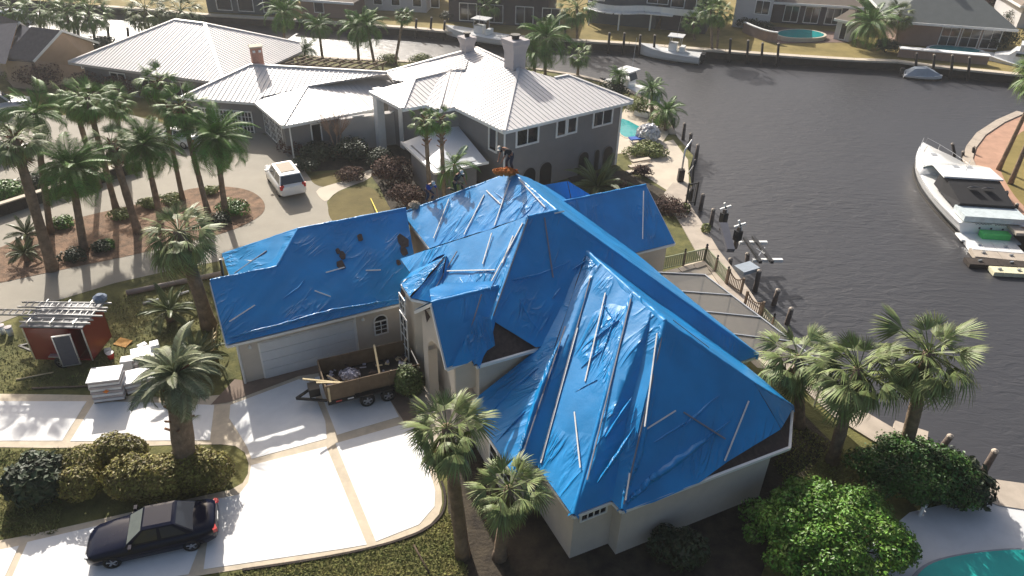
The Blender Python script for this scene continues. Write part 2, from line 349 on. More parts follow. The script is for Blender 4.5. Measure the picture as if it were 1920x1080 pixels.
# ================================================================ the tarped house
def tarp_mat(name, base, rough, scale_mul=1.0, bdist=0.085):
    m = bpy.data.materials.new(name); m.use_nodes = True; t = m.node_tree; b = t.nodes['Principled BSDF']
    b.inputs['Roughness'].default_value = rough; b.inputs['Specular IOR Level'].default_value = 0.42
    uv = t.nodes.new('ShaderNodeUVMap'); uv.uv_map = 'UVMap'
    mp = t.nodes.new('ShaderNodeMapping'); mp.inputs['Rotation'].default_value = (0, 0, 0.42); mp.inputs['Scale'].default_value = (1.35*scale_mul, 0.34*scale_mul, 1)
    t.links.new(uv.outputs[0], mp.inputs['Vector'])
    n1 = t.nodes.new('ShaderNodeTexNoise'); n1.inputs['Scale'].default_value = 1.0; n1.inputs['Detail'].default_value = 3.5; n1.inputs['Distortion'].default_value = 0.9
    t.links.new(mp.outputs[0], n1.inputs['Vector'])
    # ridged: 1-|2n-1| sharpened
    a = t.nodes.new('ShaderNodeMath'); a.operation = 'MULTIPLY_ADD'; a.inputs[1].default_value = 2; a.inputs[2].default_value = -1; t.links.new(n1.outputs['Fac'], a.inputs[0])
    ab = t.nodes.new('ShaderNodeMath'); ab.operation = 'ABSOLUTE'; t.links.new(a.outputs[0], ab.inputs[0])
    iv = t.nodes.new('ShaderNodeMath'); iv.operation = 'SUBTRACT'; iv.inputs[0].default_value = 1; t.links.new(ab.outputs[0], iv.inputs[1])
    pw = t.nodes.new('ShaderNodeMath'); pw.operation = 'POWER'; pw.inputs[1].default_value = 6; t.links.new(iv.outputs[0], pw.inputs[0])
    # mask: wrinkles gather in places
    n2 = t.nodes.new('ShaderNodeTexNoise'); n2.inputs['Scale'].default_value = 0.42; n2.inputs['Detail'].default_value = 1.5; t.links.new(uv.outputs[0], n2.inputs['Vector'])
    mr = t.nodes.new('ShaderNodeMapRange'); mr.inputs['From Min'].default_value = 0.45; mr.inputs['From Max'].default_value = 0.66; t.links.new(n2.outputs['Fac'], mr.inputs['Value'])
    mu = t.nodes.new('ShaderNodeMath'); mu.operation = 'MULTIPLY'; t.links.new(pw.outputs[0], mu.inputs[0]); t.links.new(mr.outputs[0], mu.inputs[1])
    bp = t.nodes.new('ShaderNodeBump'); bp.inputs['Distance'].default_value = bdist; bp.inputs['Strength'].default_value = 1.0
    t.links.new(mu.outputs[0], bp.inputs['Height'])
    n3 = t.nodes.new('ShaderNodeTexNoise'); n3.inputs['Scale'].default_value = 5; n3.inputs['Detail'].default_value = 4; t.links.new(uv.outputs[0], n3.inputs['Vector'])
    bp2 = t.nodes.new('ShaderNodeBump'); bp2.inputs['Distance'].default_value = 0.006; t.links.new(n3.outputs['Fac'], bp2.inputs['Height']); t.links.new(bp.outputs[0], bp2.inputs['Normal'])
    t.links.new(bp2.outputs[0], b.inputs['Normal'])
    n4 = t.nodes.new('ShaderNodeTexNoise'); n4.inputs['Scale'].default_value = 0.5; n4.inputs['Detail'].default_value = 4; t.links.new(uv.outputs[0], n4.inputs['Vector'])
    r = t.nodes.new('ShaderNodeValToRGB'); r.color_ramp.elements[0].position = 0.35; r.color_ramp.elements[1].position = 0.65
    r.color_ramp.elements[0].color = (*[x*0.88 for x in base], 1); r.color_ramp.elements[1].color = (*[x*1.12 for x in base], 1)
    t.links.new(n4.outputs['Fac'], r.inputs['Fac']); t.links.new(r.outputs[0], b.inputs['Base Color'])
    return m
TARP = (0.006, 0.225, 0.54)
m_tarp = tarp_mat('blue_tarp', TARP, 0.38)
m_crump = tarp_mat('crumpled_tarp', TARP, 0.28, 3.0, 0.09)
m_shin = mat('brown_shingle', lin((74, 62, 58)), 0.95, var=0.25, scale=6, bump=0.02, bscale=20)
m_bat = mat('batten_pale', lin((214, 214, 212)), 0.7, var=0.1)
m_batg = mat('batten_grey', lin((120, 124, 136)), 0.8, var=0.15)

def tarp(name, poly, parent, off=0.05, cell=0.25, amp=0.05, ang=0.3, seed=0, m=None, fine=0.03):
    n, u, v = frame_of(poly); bm = bmesh.new()
    bv = [bm.verts.new(p) for p in poly]
    fl = [bm.faces.new((bv[0], bv[i], bv[i+1])) for i in range(1, len(bv)-1)] if len(bv) <= 5 else [bm.faces.new(bv)]
    for f in fl:
        f.normal_update()
        if f.normal.z < 0: f.normal_flip()
    if len(bv) > 5: bmesh.ops.triangulate(bm, faces=fl)
    us = [p.dot(u) for p in poly]; vs_ = [p.dot(v) for p in poly]
    for ax, lst in ((u, us), (v, vs_)):
        x = min(lst)+cell
        while x < max(lst)-0.02:
            bmesh.ops.bisect_plane(bm, geom=bm.verts[:]+bm.edges[:]+bm.faces[:], plane_co=ax*x, plane_no=ax, dist=1e-4); x += cell
    uvl = bm.loops.layers.uv.new('UVMap'); ca, sa = math.cos(ang), math.sin(ang)
    for fa in bm.faces:
        fa.smooth = True
        for l in fa.loops:
            q = l.vert.co; l[uvl].uv = (q.dot(u)*ca - q.dot(v)*sa + seed*7.3, q.dot(u)*sa + q.dot(v)*ca + seed*3.1)
    for w in bm.verts:
        q = w.co; a, b = q.dot(u), q.dot(v); ra, rb = a*ca-b*sa, a*sa+b*ca
        h = noise.noise(Vector((ra*0.55+seed*9, rb*0.2, 1.7)))*amp
        h += (1-abs(noise.noise(Vector((ra*1.4+seed*5, rb*0.22, 4.1)))*2))*fine
        w.co = q + n*(off+h)
    me = bpy.data.meshes.new(name); bm.to_mesh(me); bm.free(); me.materials.append(m or m_tarp)
    o = bpy.data.objects.new(name, me); C.objects.link(o); setpar(o, parent); return o

house = thing('tarped_house', 'large beige house whose steep roofs are covered in blue tarps', 'house', W(15, 24, 0))
e = 2.75
P = dict(P4=(16.4, 18.5, 7), P3=(16.4, 20.74, 7), V2=(16.4, 23.4, 7), N=(16.4, 24.46, 7), I=(9.2, 17.35, e), I2=(9.2, 21.6, e), WH=(12.6, 21.6, 4.75),
         c1L=(10.24, 17.3, e), c1e=(10.28, 14.65, e), c1r=(11.93, 14.64, e), V3=(16.4, 19.35, 7), c2e=(11.99, 14.1, e), SE=(19.94, 13.93, e), SE2=(21.78, 15.68, e), K=(19.44, 16.0, 4.6),
         RJ=(21.78, 19.05, e), TC=(22.9, 19.05, e), P1=(15.7, 26.25, 8.4), P0=(15.7, 30.9, 8.4), Q=(14.2, 26.25, 8.4), F=(9.55, 21.6, 4.75), FB=(9.55, 30.9, 4.75),
         LV=(11.2, 30.75, 4.87), LF=(11.2, 35.4, 4.87), RB=(22.9, 35.4, e), RB2=(20.2, 35.4, 4.87), RWa=(20.03, 32.85, 5), RWb=(25.8, 32.85, 5), RWc=(25.8, 29.4, e), RWd=(22.9, 29.4, e), RWe=(25.8, 36.3, e),
         PL=(8.65, 24.2, 6.5), PR=(11.78, 24.2, 6.5), pn=(8.4, 22.0, 4.72), pn2=(9.95, 22.0, 4.95), pf=(8.65, 26.4, 4.7), pf2=(9.6, 26.4, 4.75),
         g1=(0.61, 30.02, e), g2=(10.2, 30.02, e), g3=(11.1, 34.5, 5.6), g4=(5.3, 34.5, 5.6), g5=(3.75, 32.9, 4.60), g6=(0.61, 32.9, 4.60), g7=(1.7, 38.6, e), g8=(1.7, 33.0, 2.8), g9=(11.2, 38.6, e))
P = {k: W(*v) for k, v in P.items()}
def pts(s): return [P[k] for k in s.split()]
FACES = {'L2s': 'I N WH I2', 'D2': 'I c1L V2 N', 'L3': 'c1L c1e P3 V2', 'D3': 'c1e c1r V3 P3', 'L4': 'c1r c2e P4 V3', 'D4': 'c2e SE K P4', 'CH': 'SE SE2 K', 'D5': 'P4 K SE2 RJ N',
         'D1': 'P1 Q F WH N RJ TC', 'TR': 'P1 TC RB RB2 P0', 'TB': 'P0 RB2 LF', 'RW': 'RWa RWd RWc RWb', 'RWback': 'RWa RWb RWe RB', 'L1': 'P0 P1 LV LF', 'LB': 'Q P1 LV FB', 'L2': 'Q F FB',
         'PN': 'PL pn pn2 PR', 'PF': 'PL PR pf2 pf', 'G1': 'g1 g2 g3 g4 g5 g6', 'G2': 'g4 g7 g8 g5', 'G3': 'g4 g3 g9 g7'}
roof = MB()
for k, s in FACES.items():
    q = [p-vZ*.10 for p in pts(s)]
    for i in range(1, len(q)-1):
        tri = [q[0], q[i], q[i+1]]
        if (tri[1]-tri[0]).cross(tri[2]-tri[0]).z < 0: tri.reverse()
        roof.poly(tri)
turc = W(10.45, 28.1, 0); tur_r = 1.75
tur = [turc + vA*(-tur_r*math.cos(t)) + vB*(tur_r*math.sin(t)) + vZ*4.72 for t in [RAD(x) for x in (-112, -67, -22, 22, 67, 112)]]
tap = W(10.9, 28.1, 6.15)
for i in range(5): roof.poly([tur[i+1], tur[i], tap])
roof_o = roof.build('roof', m_shin, house)
def plane_of(k):
    q = pts(FACES[k]); n, u, v = frame_of(q); return q[0], n
def onf(k, x, y, off=0.0):
    p0, n = plane_of(k); return on_plane(x, y, p0, n, off)
T = {}
spec_ = {'L2s': (0.2, 0.05), 'D2': (0.1, 0.09), 'L3': (-0.35, 0.07), 'D3': (0.5, 0.07), 'L4': (0.15, 0.10), 'D4': (0.65, 0.07), 'CH': (0.1, 0.05), 'D5': (0.2, 0.06), 'TR': (0.1, 0.05), 'RW': (0.35, 0.06), 'L1': (-0.2, 0.05),
         'LB': (0.1, 0.04), 'L2': (-0.5, 0.06), 'PN': (0.3, 0.06), 'PF': (0.1, 0.09), 'G1': (0.9, 0.06), 'G2': (0.8, 0.05), 'TB': (0, 0.04), 'RWback': (0, 0.04), 'G3': (0, .05)}
sd = 1
for k, (an, am) in spec_.items():
    q = pts(FACES[k])
    if k == 'D4':   # shingles stay bare along the eave towards the corner
        q = [P['c2e'], onf('D4', 1225, 942), onf('D4', 1310, 905), onf('D4', 1362, 866), onf('D4', 1462, 805), P['K'], P['P4']]
    if k == 'CH': q = [onf('CH', 1463, 804), P['SE2'], P['K']]
    T[k] = tarp('tarp_sheet', q, house, amp=am, ang=an, seed=sd, fine=0.035 if k[0] in 'LDG' else 0.02); sd += 1
T['D1'] = tarp('tarp_sheet', [P['P1'], P['Q'], onf('D1', 918, 598), onf('D1', 1003, 652), P['WH'], P['N'], P['RJ'], P['TC']], house, amp=0.08, ang=0.75, seed=31, fine=0.03)
tarp('tarp_scrap', [onf('D1', x, y) for x, y in ((893, 592), (918, 598), (926, 650), (874, 684), (846, 690), (868, 640))], house, off=0.14, cell=0.16, amp=0.10, ang=0.2, seed=44, m=m_crump, fine=0.12)
tarp('tarp_scrap', [onf('L2', x, y, 0.1) for x, y in ((812, 548), (840, 535), (930, 532), (925, 548), (880, 552), (815, 568))], house, off=0.16, cell=0.16, amp=0.10, ang=0.9, seed=45, m=m_crump, fine=0.10)
for i in range(5):
    q = [tur[i+1], tur[i], tap]; tarp('tarp_sheet', q, house, amp=0.10, ang=0.2*i, seed=50+i, cell=0.2, fine=0.09, m=m_crump)
# low hip roof behind the tower
bh = [at(1018, 346, 4.5), at(1063, 339, 4.5), at(1112, 369, 3.3), at(1075, 395, 2.8), at(1000, 380, 2.9)]
b_top0, b_top1 = bh[0], bh[1]
tarp('tarp_sheet', [bh[0], bh[1], bh[3], bh[4]], house, amp=0.06, seed=61, ang=0.4)
tarp('tarp_sheet', [bh[1], bh[2], bh[3]], house, amp=0.06, seed=62, ang=0.1)
# folded tarp edges along ridges and hips
def seam(a, b, r=0.09, k='D1'):
    pa, pb = (P[a] if isinstance(a, str) else a), (P[b] if isinstance(b, str) else b); n_ = 14; pl = []; rd = []
    for i in range(n_+1):
        t = i/n_; q = pa.lerp(pb, t)+vZ*(0.07+0.04*noise.noise(Vector((t*9, pa.x, 2)))); pl.append(q); rd.append(r*(0.8+0.5*noise.noise(Vector((t*7, pa.y, 5)))))
    d_ = (pb-pa).normalized(); s_ = d_.cross(vZ).normalized(); mb = MB(); rows = []
    for i, q in enumerate(pl):
        w_ = r*3.2*(0.85+0.5*noise.noise(Vector((i*1.3, pa.x, 8)))); rows.append([q-s_*w_-vZ*(.10+.45*w_), q-s_*w_*.35+vZ*.02, q+vZ*.05, q+s_*w_*.35+vZ*.02, q+s_*w_-vZ*(.10+.45*w_)])
    mb.loft(rows, close=False, caps=False); o = mb.build('tarp_fold', m_tarp, house, smooth=True)
    uvl = o.data.uv_layers.new(name='UVMap')
    for lp in o.data.loops:
        co = o.data.vertices[lp.vertex_index].co; uvl.data[lp.index].uv = (co.x+co.z, co.y)
for a, b in (('P0', 'P1'), ('P1', 'TC'), ('P1', 'Q'), ('Q', 'F'), ('P4', 'P3'), ('P3', 'N'), ('P3', 'c1e'), ('P4', 'K'), ('P4', 'c2e'), ('K', 'SE2'), ('RWa', 'RWb'), ('g4', 'g3'), ('g4', 'g5'), ('g5', 'g6'), ('PL', 'PR'), ('P0', 'LF'), ('g4', 'g7')):
    seam(a, b, 0.07)
BAT = [('L1', 842, 373, 813, 447), ('L1', 908, 365, 870, 440), ('L1', 956, 338, 927, 423), ('L1', 974, 337, 1022, 388), ('L1', 912, 357, 938, 382), ('L2', 922, 437, 905, 495), ('L2', 838, 508, 928, 506), ('L2', 962, 442, 942, 493),
       ('L2', 980, 418, 872, 620), ('L3', 1135, 549, 1097, 715), ('L3', 1077, 772, 1088, 877), ('L3', 1083, 615, 1014, 868), ('L4', 1173, 938, 1181, 887), ('L4', 1209, 800, 1232, 625),
       ('D4', 1208, 807, 1267, 770), ('D4', 1404, 752, 1359, 864), ('RW', 1207, 358, 1205, 448), ('G1', 611, 511, 646, 501), ('G1', 686, 507, 714, 506), ('G1', 430, 603, 478, 572), ('G1', 590, 545, 620, 556), ('G2', 458, 488, 472, 489), ('D1', 1058, 396, 1040, 400)]
BATG = [('L2', 857, 471, 806, 557), ('D1', 990, 411, 925, 592), ('D1', 1021, 408, 1037, 520), ('L3', 1183, 560, 1101, 900), ('D4', 1247, 608, 1170, 945), ('L3', 1107, 520, 1015, 862), ('D4', 1282, 773, 1360, 823), ('D2', 1060, 612, 974, 870), ('PN', 903, 552, 868, 665), ('G2', 440, 512, 500, 470), ('D5', 1262, 600, 1330, 652)]
for lst, mm in ((BAT, m_bat), (BATG, m_batg)):
    for k, x0, y0, x1, y1 in lst:
        p, q = onf(k, x0, y0, 0.13), onf(k, x1, y1, 0.13)
        MB().beam(p, q, 0.055, 0.035, up=plane_of(k)[1]).build('batten', mm, T[k])
# dark bare patches showing through the garage tarp
for x, y, r in ((755, 452, 11), (757, 470, 8), (640, 496, 8), (642, 478, 6), (676, 445, 6), (748, 492, 5), (757, 548, 7), (634, 470, 5)):
    c0 = onf('G1', x, y, 0.12); n_, u_, v_ = frame_of(pts(FACES['G1'])); rr = random.Random(x)
    ring = [c0+(u_*math.cos(t)*rr.uniform(.6, 1.1)+v_*math.sin(t)*rr.uniform(.9, 1.6))*r*0.03 for t in [i*math.pi/4 for i in range(8)]]
    mb = MB(); mb.poly(ring); mb.loft([[p-n_*0.1 for p in ring], ring], caps=False); mb.build('bare_patch', m_shin, T['G1'])

def fold(k, pl, w, h=.12, seed=0):
    p0, n = plane_of(k); q = [on_plane(x, y, p0, n, .08) for x, y in pl]; path = []
    for i in range(len(q)-1):
        m_ = max(2, int((q[i+1]-q[i]).length/.16)); path += [q[i].lerp(q[i+1], j/m_) for j in range(m_)]
    path.append(q[-1]); rows = []
    for i, c in enumerate(path):
        d = (path[min(i+1, len(path)-1)]-path[max(i-1, 0)]).normalized(); s = d.cross(n).normalized(); t = i/(len(path)-1); tp = math.sin(math.pi*min(1, max(0, .06+.9*t)))**.5
        ww = w*tp*(1+.5*noise.noise(Vector((i*.35, seed*3.1, 1)))); hh = h*tp*(1+.7*noise.noise(Vector((i*.5, seed*7.7, 4)))); sk = .4*noise.noise(Vector((i*.3, seed*2.2, 9)))*w
        rows.append([c-s*ww-n*.06, c-s*ww*.45+s*sk+n*hh*.55, c+s*sk+n*hh, c+s*ww*.3+s*sk+n*hh*.25, c+s*ww-n*.06])
    mb = MB().loft(rows, close=False, caps=False); o = mb.build('tarp_fold', m_crump, T[k], smooth=True); uvl = o.data.uv_layers.new(name='UVMap')
    for lp in o.data.loops:
        co = o.data.vertices[lp.vertex_index].co; uvl.data[lp.index].uv = (co.x+co.z, co.y)
for i, (k, pl, w, h) in enumerate((('D4', [(1176, 944), (1215, 905), (1262, 872), (1330, 820)], .20, .16), ('D4', [(1172, 930), (1200, 850), (1222, 760), (1240, 650)], .22, .10), ('D4', [(1280, 800), (1350, 740)], .09, .07), ('D4', [(1300, 840), (1370, 790)], .08, .06), ('D4', [(1225, 830), (1290, 790)], .08, .06),
        ('D3', [(1120, 905), (1160, 850), (1190, 800)], .08, .07), ('D3', [(1135, 820), (1185, 745)], .07, .06), ('L3', [(1125, 560), (1150, 600), (1120, 690)], .08, .04), ('L3', [(1090, 690), (1130, 655)], .08, .06), ('L3', [(1070, 740), (1120, 712)], .07, .05), ('L3', [(1110, 640), (1160, 600)], .08, .06),
        ('D1', [(1075, 505), (1105, 485)], .08, .10), ('D1', [(1035, 560), (1050, 540)], .10, .10), ('D1', [(960, 525), (1010, 515), (1060, 495)], .08, .06), ('D1', [(975, 560), (995, 600), (1015, 625)], .08, .05), ('D2', [(1050, 640), (1010, 740), (968, 868)], .16, .12),
        ('G1', [(428, 634), (500, 616), (560, 600), (625, 582), (690, 572), (750, 560)], .14, .16), ('G1', [(545, 607), (600, 592), (655, 575)], .10, .12), ('G1', [(530, 560), (560, 540), (570, 525)], .08, .06), ('G2', [(432, 505), (470, 470), (520, 440)], .10, .08),
        ('L2', [(862, 520), (875, 545)], .07, .07), ('L2', [(880, 515), (890, 540)], .06, .06), ('L1', [(915, 362), (945, 388)], .06, .05), ('L1', [(925, 358), (955, 384)], .05, .05), ('RW', [(1065, 392), (1110, 420), (1150, 470)], .12, .09), ('L2s', [(905, 790), (960, 730), (1010, 690)], .06, .05), ('L2s', [(930, 830), (985, 770)], .06, .05))):
    fold(k, pl, w, h, i)
# ---- walls
def abpoly(l): return [W(a, b) for a, b in l]
MB().prism(abpoly([(10.45, 14.85), (12.15, 14.8), (12.15, 14.25), (19.2, 14.1), (21.5, 16.2), (21.5, 19.2), (22.6, 19.3), (22.6, 29.7), (25.5, 29.7), (25.5, 36), (20, 36), (20, 35.1), (11.5, 35.1), (11.5, 30.7), (9.75, 30.6), (9.5, 17.6), (10.45, 17.6)]), 0, 2.66).build('wall', m_stucco, house)
MB().prism(abpoly([(9.8, 21.85), (15.2, 21.85), (15.2, 35.1), (11.45, 35.1), (11.45, 30.6), (9.8, 30.55)]), 2.6, 4.72).build('upper_wall', m_stucco, house)
MB().prism([(p.x, p.y) for p in [turc+(q-turc)*0.93 for q in tur]], 0, 4.7).build('turret_wall', m_stucco, house)
gm = MB().prism(abpoly([(1.1, 30.4), (11.3, 30.4), (11.3, 38.2), (1.95, 38.2), (1.95, 33.2), (1.1, 33.2)]), 0, 2.66)
gm.add([W(1.1, 30.4, 2.6), W(1.1, 33.2, 2.6), W(1.1, 32.95, 4.4)], [(0, 1, 2)])
gm.build('garage_wall', m_stucco, house)
MB().poly([W(25.55, 29.7, 2.6), W(25.55, 36, 2.6), W(25.55, 32.85, 4.9)]).build('gable_wall', m_stucco, house)
# portico: gable wall with a tall arch, side wall, columns
mb = MB(); a0 = 8.85; bs = [22.25+i*(26.1-22.25)/24 for i in range(25)]; bc = 24.15; hw = 1.35
def zl(b): return 0.0 if abs(b-bc) >= hw else 3.0+1.15*math.sqrt(max(0, 1-((b-bc)/hw)**2))
def zu(b): return 6.25-abs(b-24.2)*0.86
for i in range(24):
    b0, b1 = bs[i], bs[i+1]; q0, q1 = zl(b0), zl(b1)
    if abs((b0+b1)/2-bc) < hw: q0, q1 = max(q0, 3.0), max(q1, 3.0)
    else: q0 = q1 = 0
    for da in (0, 0.45):
        f = [W(a0+da, b0, q0), W(a0+da, b1, q1), W(a0+da, b1, zu(b1)), W(a0+da, b0, zu(b0))]
        mb.poly(f if da else f[::-1])
    mb.poly([W(a0, b0, q0), W(a0+.45, b0, q0), W(a0+.45, b1, q1), W(a0, b1, q1)])
mb.poly([W(a0, 22.25, 0), W(a0+.45, 22.25, 0), W(a0+.45, 22.25, zu(22.25)), W(a0, 22.25, zu(22.25))])
for bb in (bc-hw, bc+hw): mb.poly([W(a0, bb, 0), W(a0+.45, bb, 0), W(a0+.45, bb, 3.0), W(a0, bb, 3.0)])
port = mb.build('portico_front', m_stucco, house)
MB().box(W(9.35, 22.35, 3.95), (0.95, 0.3, 1.7), YAW).build('portico_side', m_stucco, house)
MB().box(W(9.05, 24.2, 0.08), (2.2, 4.4, 0.16), YAW).build('step', m_concp, house)
for bb in (22.5, 25.8): MB().box(W(9.07, bb, 0.2), (0.62, 0.62, 0.4), YAW).build('column_base', m_stucco, house)
MB().box(W(9.75, 24.2, 1.3), (0.1, 1.6, 2.6), YAW).build('front_door', mat('door_brown', lin((70, 52, 42)), 0.6), house)
for b0, z0, w_ in ((25.3, 5.05, 0.4), (22.75, 4.6, 0.35)):
    mb = MB(); mb.poly([W(8.83, b0-w_, z0+.25), W(8.83, b0+w_, z0+.3), W(8.83, b0+.1, z0-.4)][::-1]); mb.build('torn_soffit', m_shin, port)
# ---- gutters and fascia
def gutter(k0, k1, par=house):
    p, q = (P[k0] if isinstance(k0, str) else k0), (P[k1] if isinstance(k1, str) else k1)
    MB().beam(p-vZ*0.07, q-vZ*0.07, 0.11, 0.13).build('gutter', m_white, par)
for a, b in (('c1L', 'c1e'), ('c1e', 'c1r'), ('c1r', 'c2e'), ('c2e', 'SE'), ('SE', 'SE2'), ('SE2', 'RJ'), ('RJ', 'TC'), ('TC', 'RWd'), ('RWd', 'RWc'), ('I', 'I2'), ('I', 'c1L'), ('g1', 'g2'), ('LV', 'LF'), ('WH', 'F'), ('g6', 'g1'), ('g8', 'g7'), ('pn', 'pn2'), ('PL', 'pn'), ('PL', 'pf'), ('RWb', 'RWc')): gutter(a, b)
for i in range(5): gutter(tur[i], tur[i+1])
for a, b, top in ((1.06, 30.36, 2.62), (6.75, 30.36, 2.62)):
    MB().beam(W(a, b, 0), W(a, b, top), 0.09, 0.09).build('downspout', m_white, house)
# ---- openings
def window(parent, o, u, w, h, cols=2, rows=1, fw=0.09, depth=0.05, arch=False, fm=None, gm_=None, name='window', nrm=None):
    """o = lower left corner on the wall, u = unit vector to the right; the frame stands proud of the wall"""
    u = Vector(u).normalized(); n = Vector((u.y, -u.x, 0)); o = Vector(o)
    mb = MB(); R_ = math.atan2(u.y, u.x)
    def bar(x0, x1, z0, z1, d=depth): mb.box(o+u*((x0+x1)/2)+vZ*((z0+z1)/2)+n*(d/2), (x1-x0, d, z1-z0), R_)
    bar(-fw, 0, -fw, h+fw); bar(w, w+fw, -fw, h+fw); bar(0, w, -fw, 0); bar(0, w, h, h+fw)
    for i in range(1, cols): bar(w*i/cols-fw*.3, w*i/cols+fw*.3, 0, h, depth*.9)
    for j in range(1, rows): bar(0, w, h*j/rows-fw*.22, h*j/rows+fw*.22, depth*.8)
    if arch:
        k = 10; c = o+u*(w/2)+vZ*(h+fw)
        for i in range(k):
            t0, t1 = math.pi*i/k, math.pi*(i+1)/k
            mb.beam(c+u*math.cos(t0)*w*.55+vZ*math.sin(t0)*w*.55+n*depth/2, c+u*math.cos(t1)*w*.55+vZ*math.sin(t1)*w*.55+n*depth/2, depth, fw)
    f = mb.build(name, fm or m_white, parent)
    g = MB()
    for i in range(cols):
        for j in range(rows):
            g.box(o+u*(w*(i+.5)/cols)+vZ*(h*(j+.5)/rows)+n*0.012, (w/cols-fw*.4, 0.016, h/rows-fw*.3), R_)
    if arch:
        ring = [o+u*(w/2)+vZ*(h+fw)+u*math.cos(t)*w*.5+vZ*math.sin(t)*w*.5+n*0.018 for t in [math.pi*i/10 for i in range(11)]]
        g.poly(ring[::-1]); g.poly(ring)
    g.build('pane', gm_ or m_glass, f); return f
window(house, W(10.75, 14.81, 2.08), vA, 1.05, 0.34, 4, 1, 0.07)
window(house, W(9.5, 20.0, 0.9), -vB, 2.0, 1.45, 3, 3, 0.08)
window(house, W(7.75, 30.38, 0.95), vA, 0.62, 0.75, 2, 3, 0.07, arch=True)
window(house, W(9.78, 26.9, 3.1), -vB, 0.6, 1.1, 1, 2, 0.06)
window(house, W(8.62, 28.6, 0.9), -vB, 0.9, 2.4, 2, 4, 0.07)
window(house, W(8.62, 28.5, 3.6), -vB, 0.7, 0.8, 2, 2, 0.06)
# garage door of four sections
gd = MB().box(W(4.35, 30.37, 1.1), (4.75, 0.06, 2.25), YAW).build('garage_door', m_white, house)
for j in range(4): MB().box(W(4.35, 30.33, 0.28+j*0.545), (4.6, 0.05, 0.52), YAW).build('door_panel', mat('door_panel_white', (0.62, 0.64, 0.66), 0.55, var=0.03), gd)
for a in (1.6, 7.15): MB().lathe(W(a, 30.3, 2.1), [(0.02, 0.16), (0.10, 0.0), (0.02, -0.02)], 8).build('wall_lamp', m_white, house)
# screened lanai on the canal side
lan = thing('screen_enclosure', 'grey mesh screened lanai behind the tarped house', 'lanai', W(24.4, 23, 0))
m_mesh = mat('screen_mesh', (0.095, 0.093, 0.09), 0.9, alpha=0.9, var=0.05)
lz0, lz1 = 2.66, 2.35
c_ = [W(22.95, 27.2, lz0), W(22.95, 18.9, lz0), W(25.6, 17.3, lz1), W(25.6, 26.3, lz1)]
for i in range(4):
    b0, b1 = i/4, (i+1)/4
    MB().poly([c_[0].lerp(c_[1], b0), c_[0].lerp(c_[1], b1), c_[3].lerp(c_[2], b1), c_[3].lerp(c_[2], b0)]).build('screen_panel', m_mesh, lan)
for i in range(5):
    p, q = c_[0].lerp(c_[1], i/4)+vZ*.04, c_[3].lerp(c_[2], i/4)+vZ*.04
    MB().beam(p, q, 0.07, 0.07).build('rafter', m_alu, lan); MB().beam(q, Vector((q.x, q.y, 0)), 0.08, 0.08).build('post', m_alu, lan)
MB().beam(c_[3]+vZ*.04, c_[2]+vZ*.04, 0.08, 0.09).build('edge_beam', m_alu, lan)
# ================================================================ metal roofs
m_metal = mat('white_metal_roof', (0.60, 0.575, 0.565), 0.40, var=0.05, scale=1.0, spec=0.9)
m_metal2 = mat('white_porch_metal', (0.62, 0.64, 0.66), 0.4, var=0.04, scale=1.0)
m_siding = mat('grey_siding', lin((128, 126, 126)), 0.85, var=0.05, scale=1.0, bump=0.01, bscale=8)
m_sidel = mat('pale_grey_siding', lin((176, 172, 168)), 0.85, var=0.05, scale=1.0)
m_tan = mat('tan_stucco', lin((172, 150, 132)), 0.9, var=0.07, scale=0.8)
m_chim = mat('white_chimney', lin((176, 170, 170)), 0.85, var=0.06, scale=1.2)
def roof_panels(poly, parent, m, w=0.45, rib=0.09, rh=0.035, lift=0.03, objs=True, name='roof_panel'):
    n, u, v = frame_of(poly); c = sum(poly, Vector())/len(poly)
    p2 = [((p-c).dot(u), (p-c).dot(v)) for p in poly]
    ar = sum(p2[i][0]*p2[(i+1) % len(p2)][1]-p2[(i+1) % len(p2)][0]*p2[i][1] for i in range(len(p2)))
    if ar < 0: p2 = p2[::-1]
    lo = min(p[0] for p in p2); hi = max(p[0] for p in p2); k = max(1, round((hi-lo)/w)); w = (hi-lo)/k
    alls = MB()
    def back(q, h): return [c+u*a+v*b+n*h for a, b in q]
    for i in range(k):
        x0, x1 = lo+i*w, lo+(i+1)*w
        s = clip_half(clip_half(p2, 0, x1, True), 0, x0, False)
        if len(s) < 3: continue
        mb = MB() if objs else alls
        mb.poly(back(s, lift))
        r = clip_half(s, 0, x0+rib, True)
        if len(r) >= 3:
            a, b = back(r, lift), back(r, lift+rh); mb.poly(b); mb.loft([a, b], caps=False)
        if objs: mb.build(name, m, parent)
    if not objs: stuff(alls.build(name, m, parent))
def deck(polys, parent, m, name='roof_deck'):
    mb = MB()
    for q in polys:
        q = [p-vZ*.12 for p in q]
        for i in range(1, len(q)-1):
            t = [q[0], q[i], q[i+1]]
            if (t[1]-t[0]).cross(t[2]-t[0]).z < 0: t.reverse()
            mb.poly(t)
    return mb.build(name, m, parent)
def cap(p, q, parent, m, r=0.11): MB().beam(p+vZ*0.07, q+vZ*0.07, r*2.2, r).build('ridge_cap', m, parent)
def fascia(p, q, parent, m=None, h=0.22): MB().beam(p-vZ*0.08, q-vZ*0.08, 0.10, h).build('fascia', m or m_white, parent)
def pxq(x, y, s, ox, oy): return (ox+x/s, oy+y/s)
def win_px(parent, p0, u, ll, lr, ul, cols, rows, **k):
    n = Vector((u.y, -u.x, 0)); a = on_plane(*ll, p0, n); b = on_plane(*lr, p0, n); c = on_plane(*ul, p0, n)
    return window(parent, a, u, max(0.2, (b-a).dot(u)), max(0.2, c.z-a.z), cols, rows, **k)

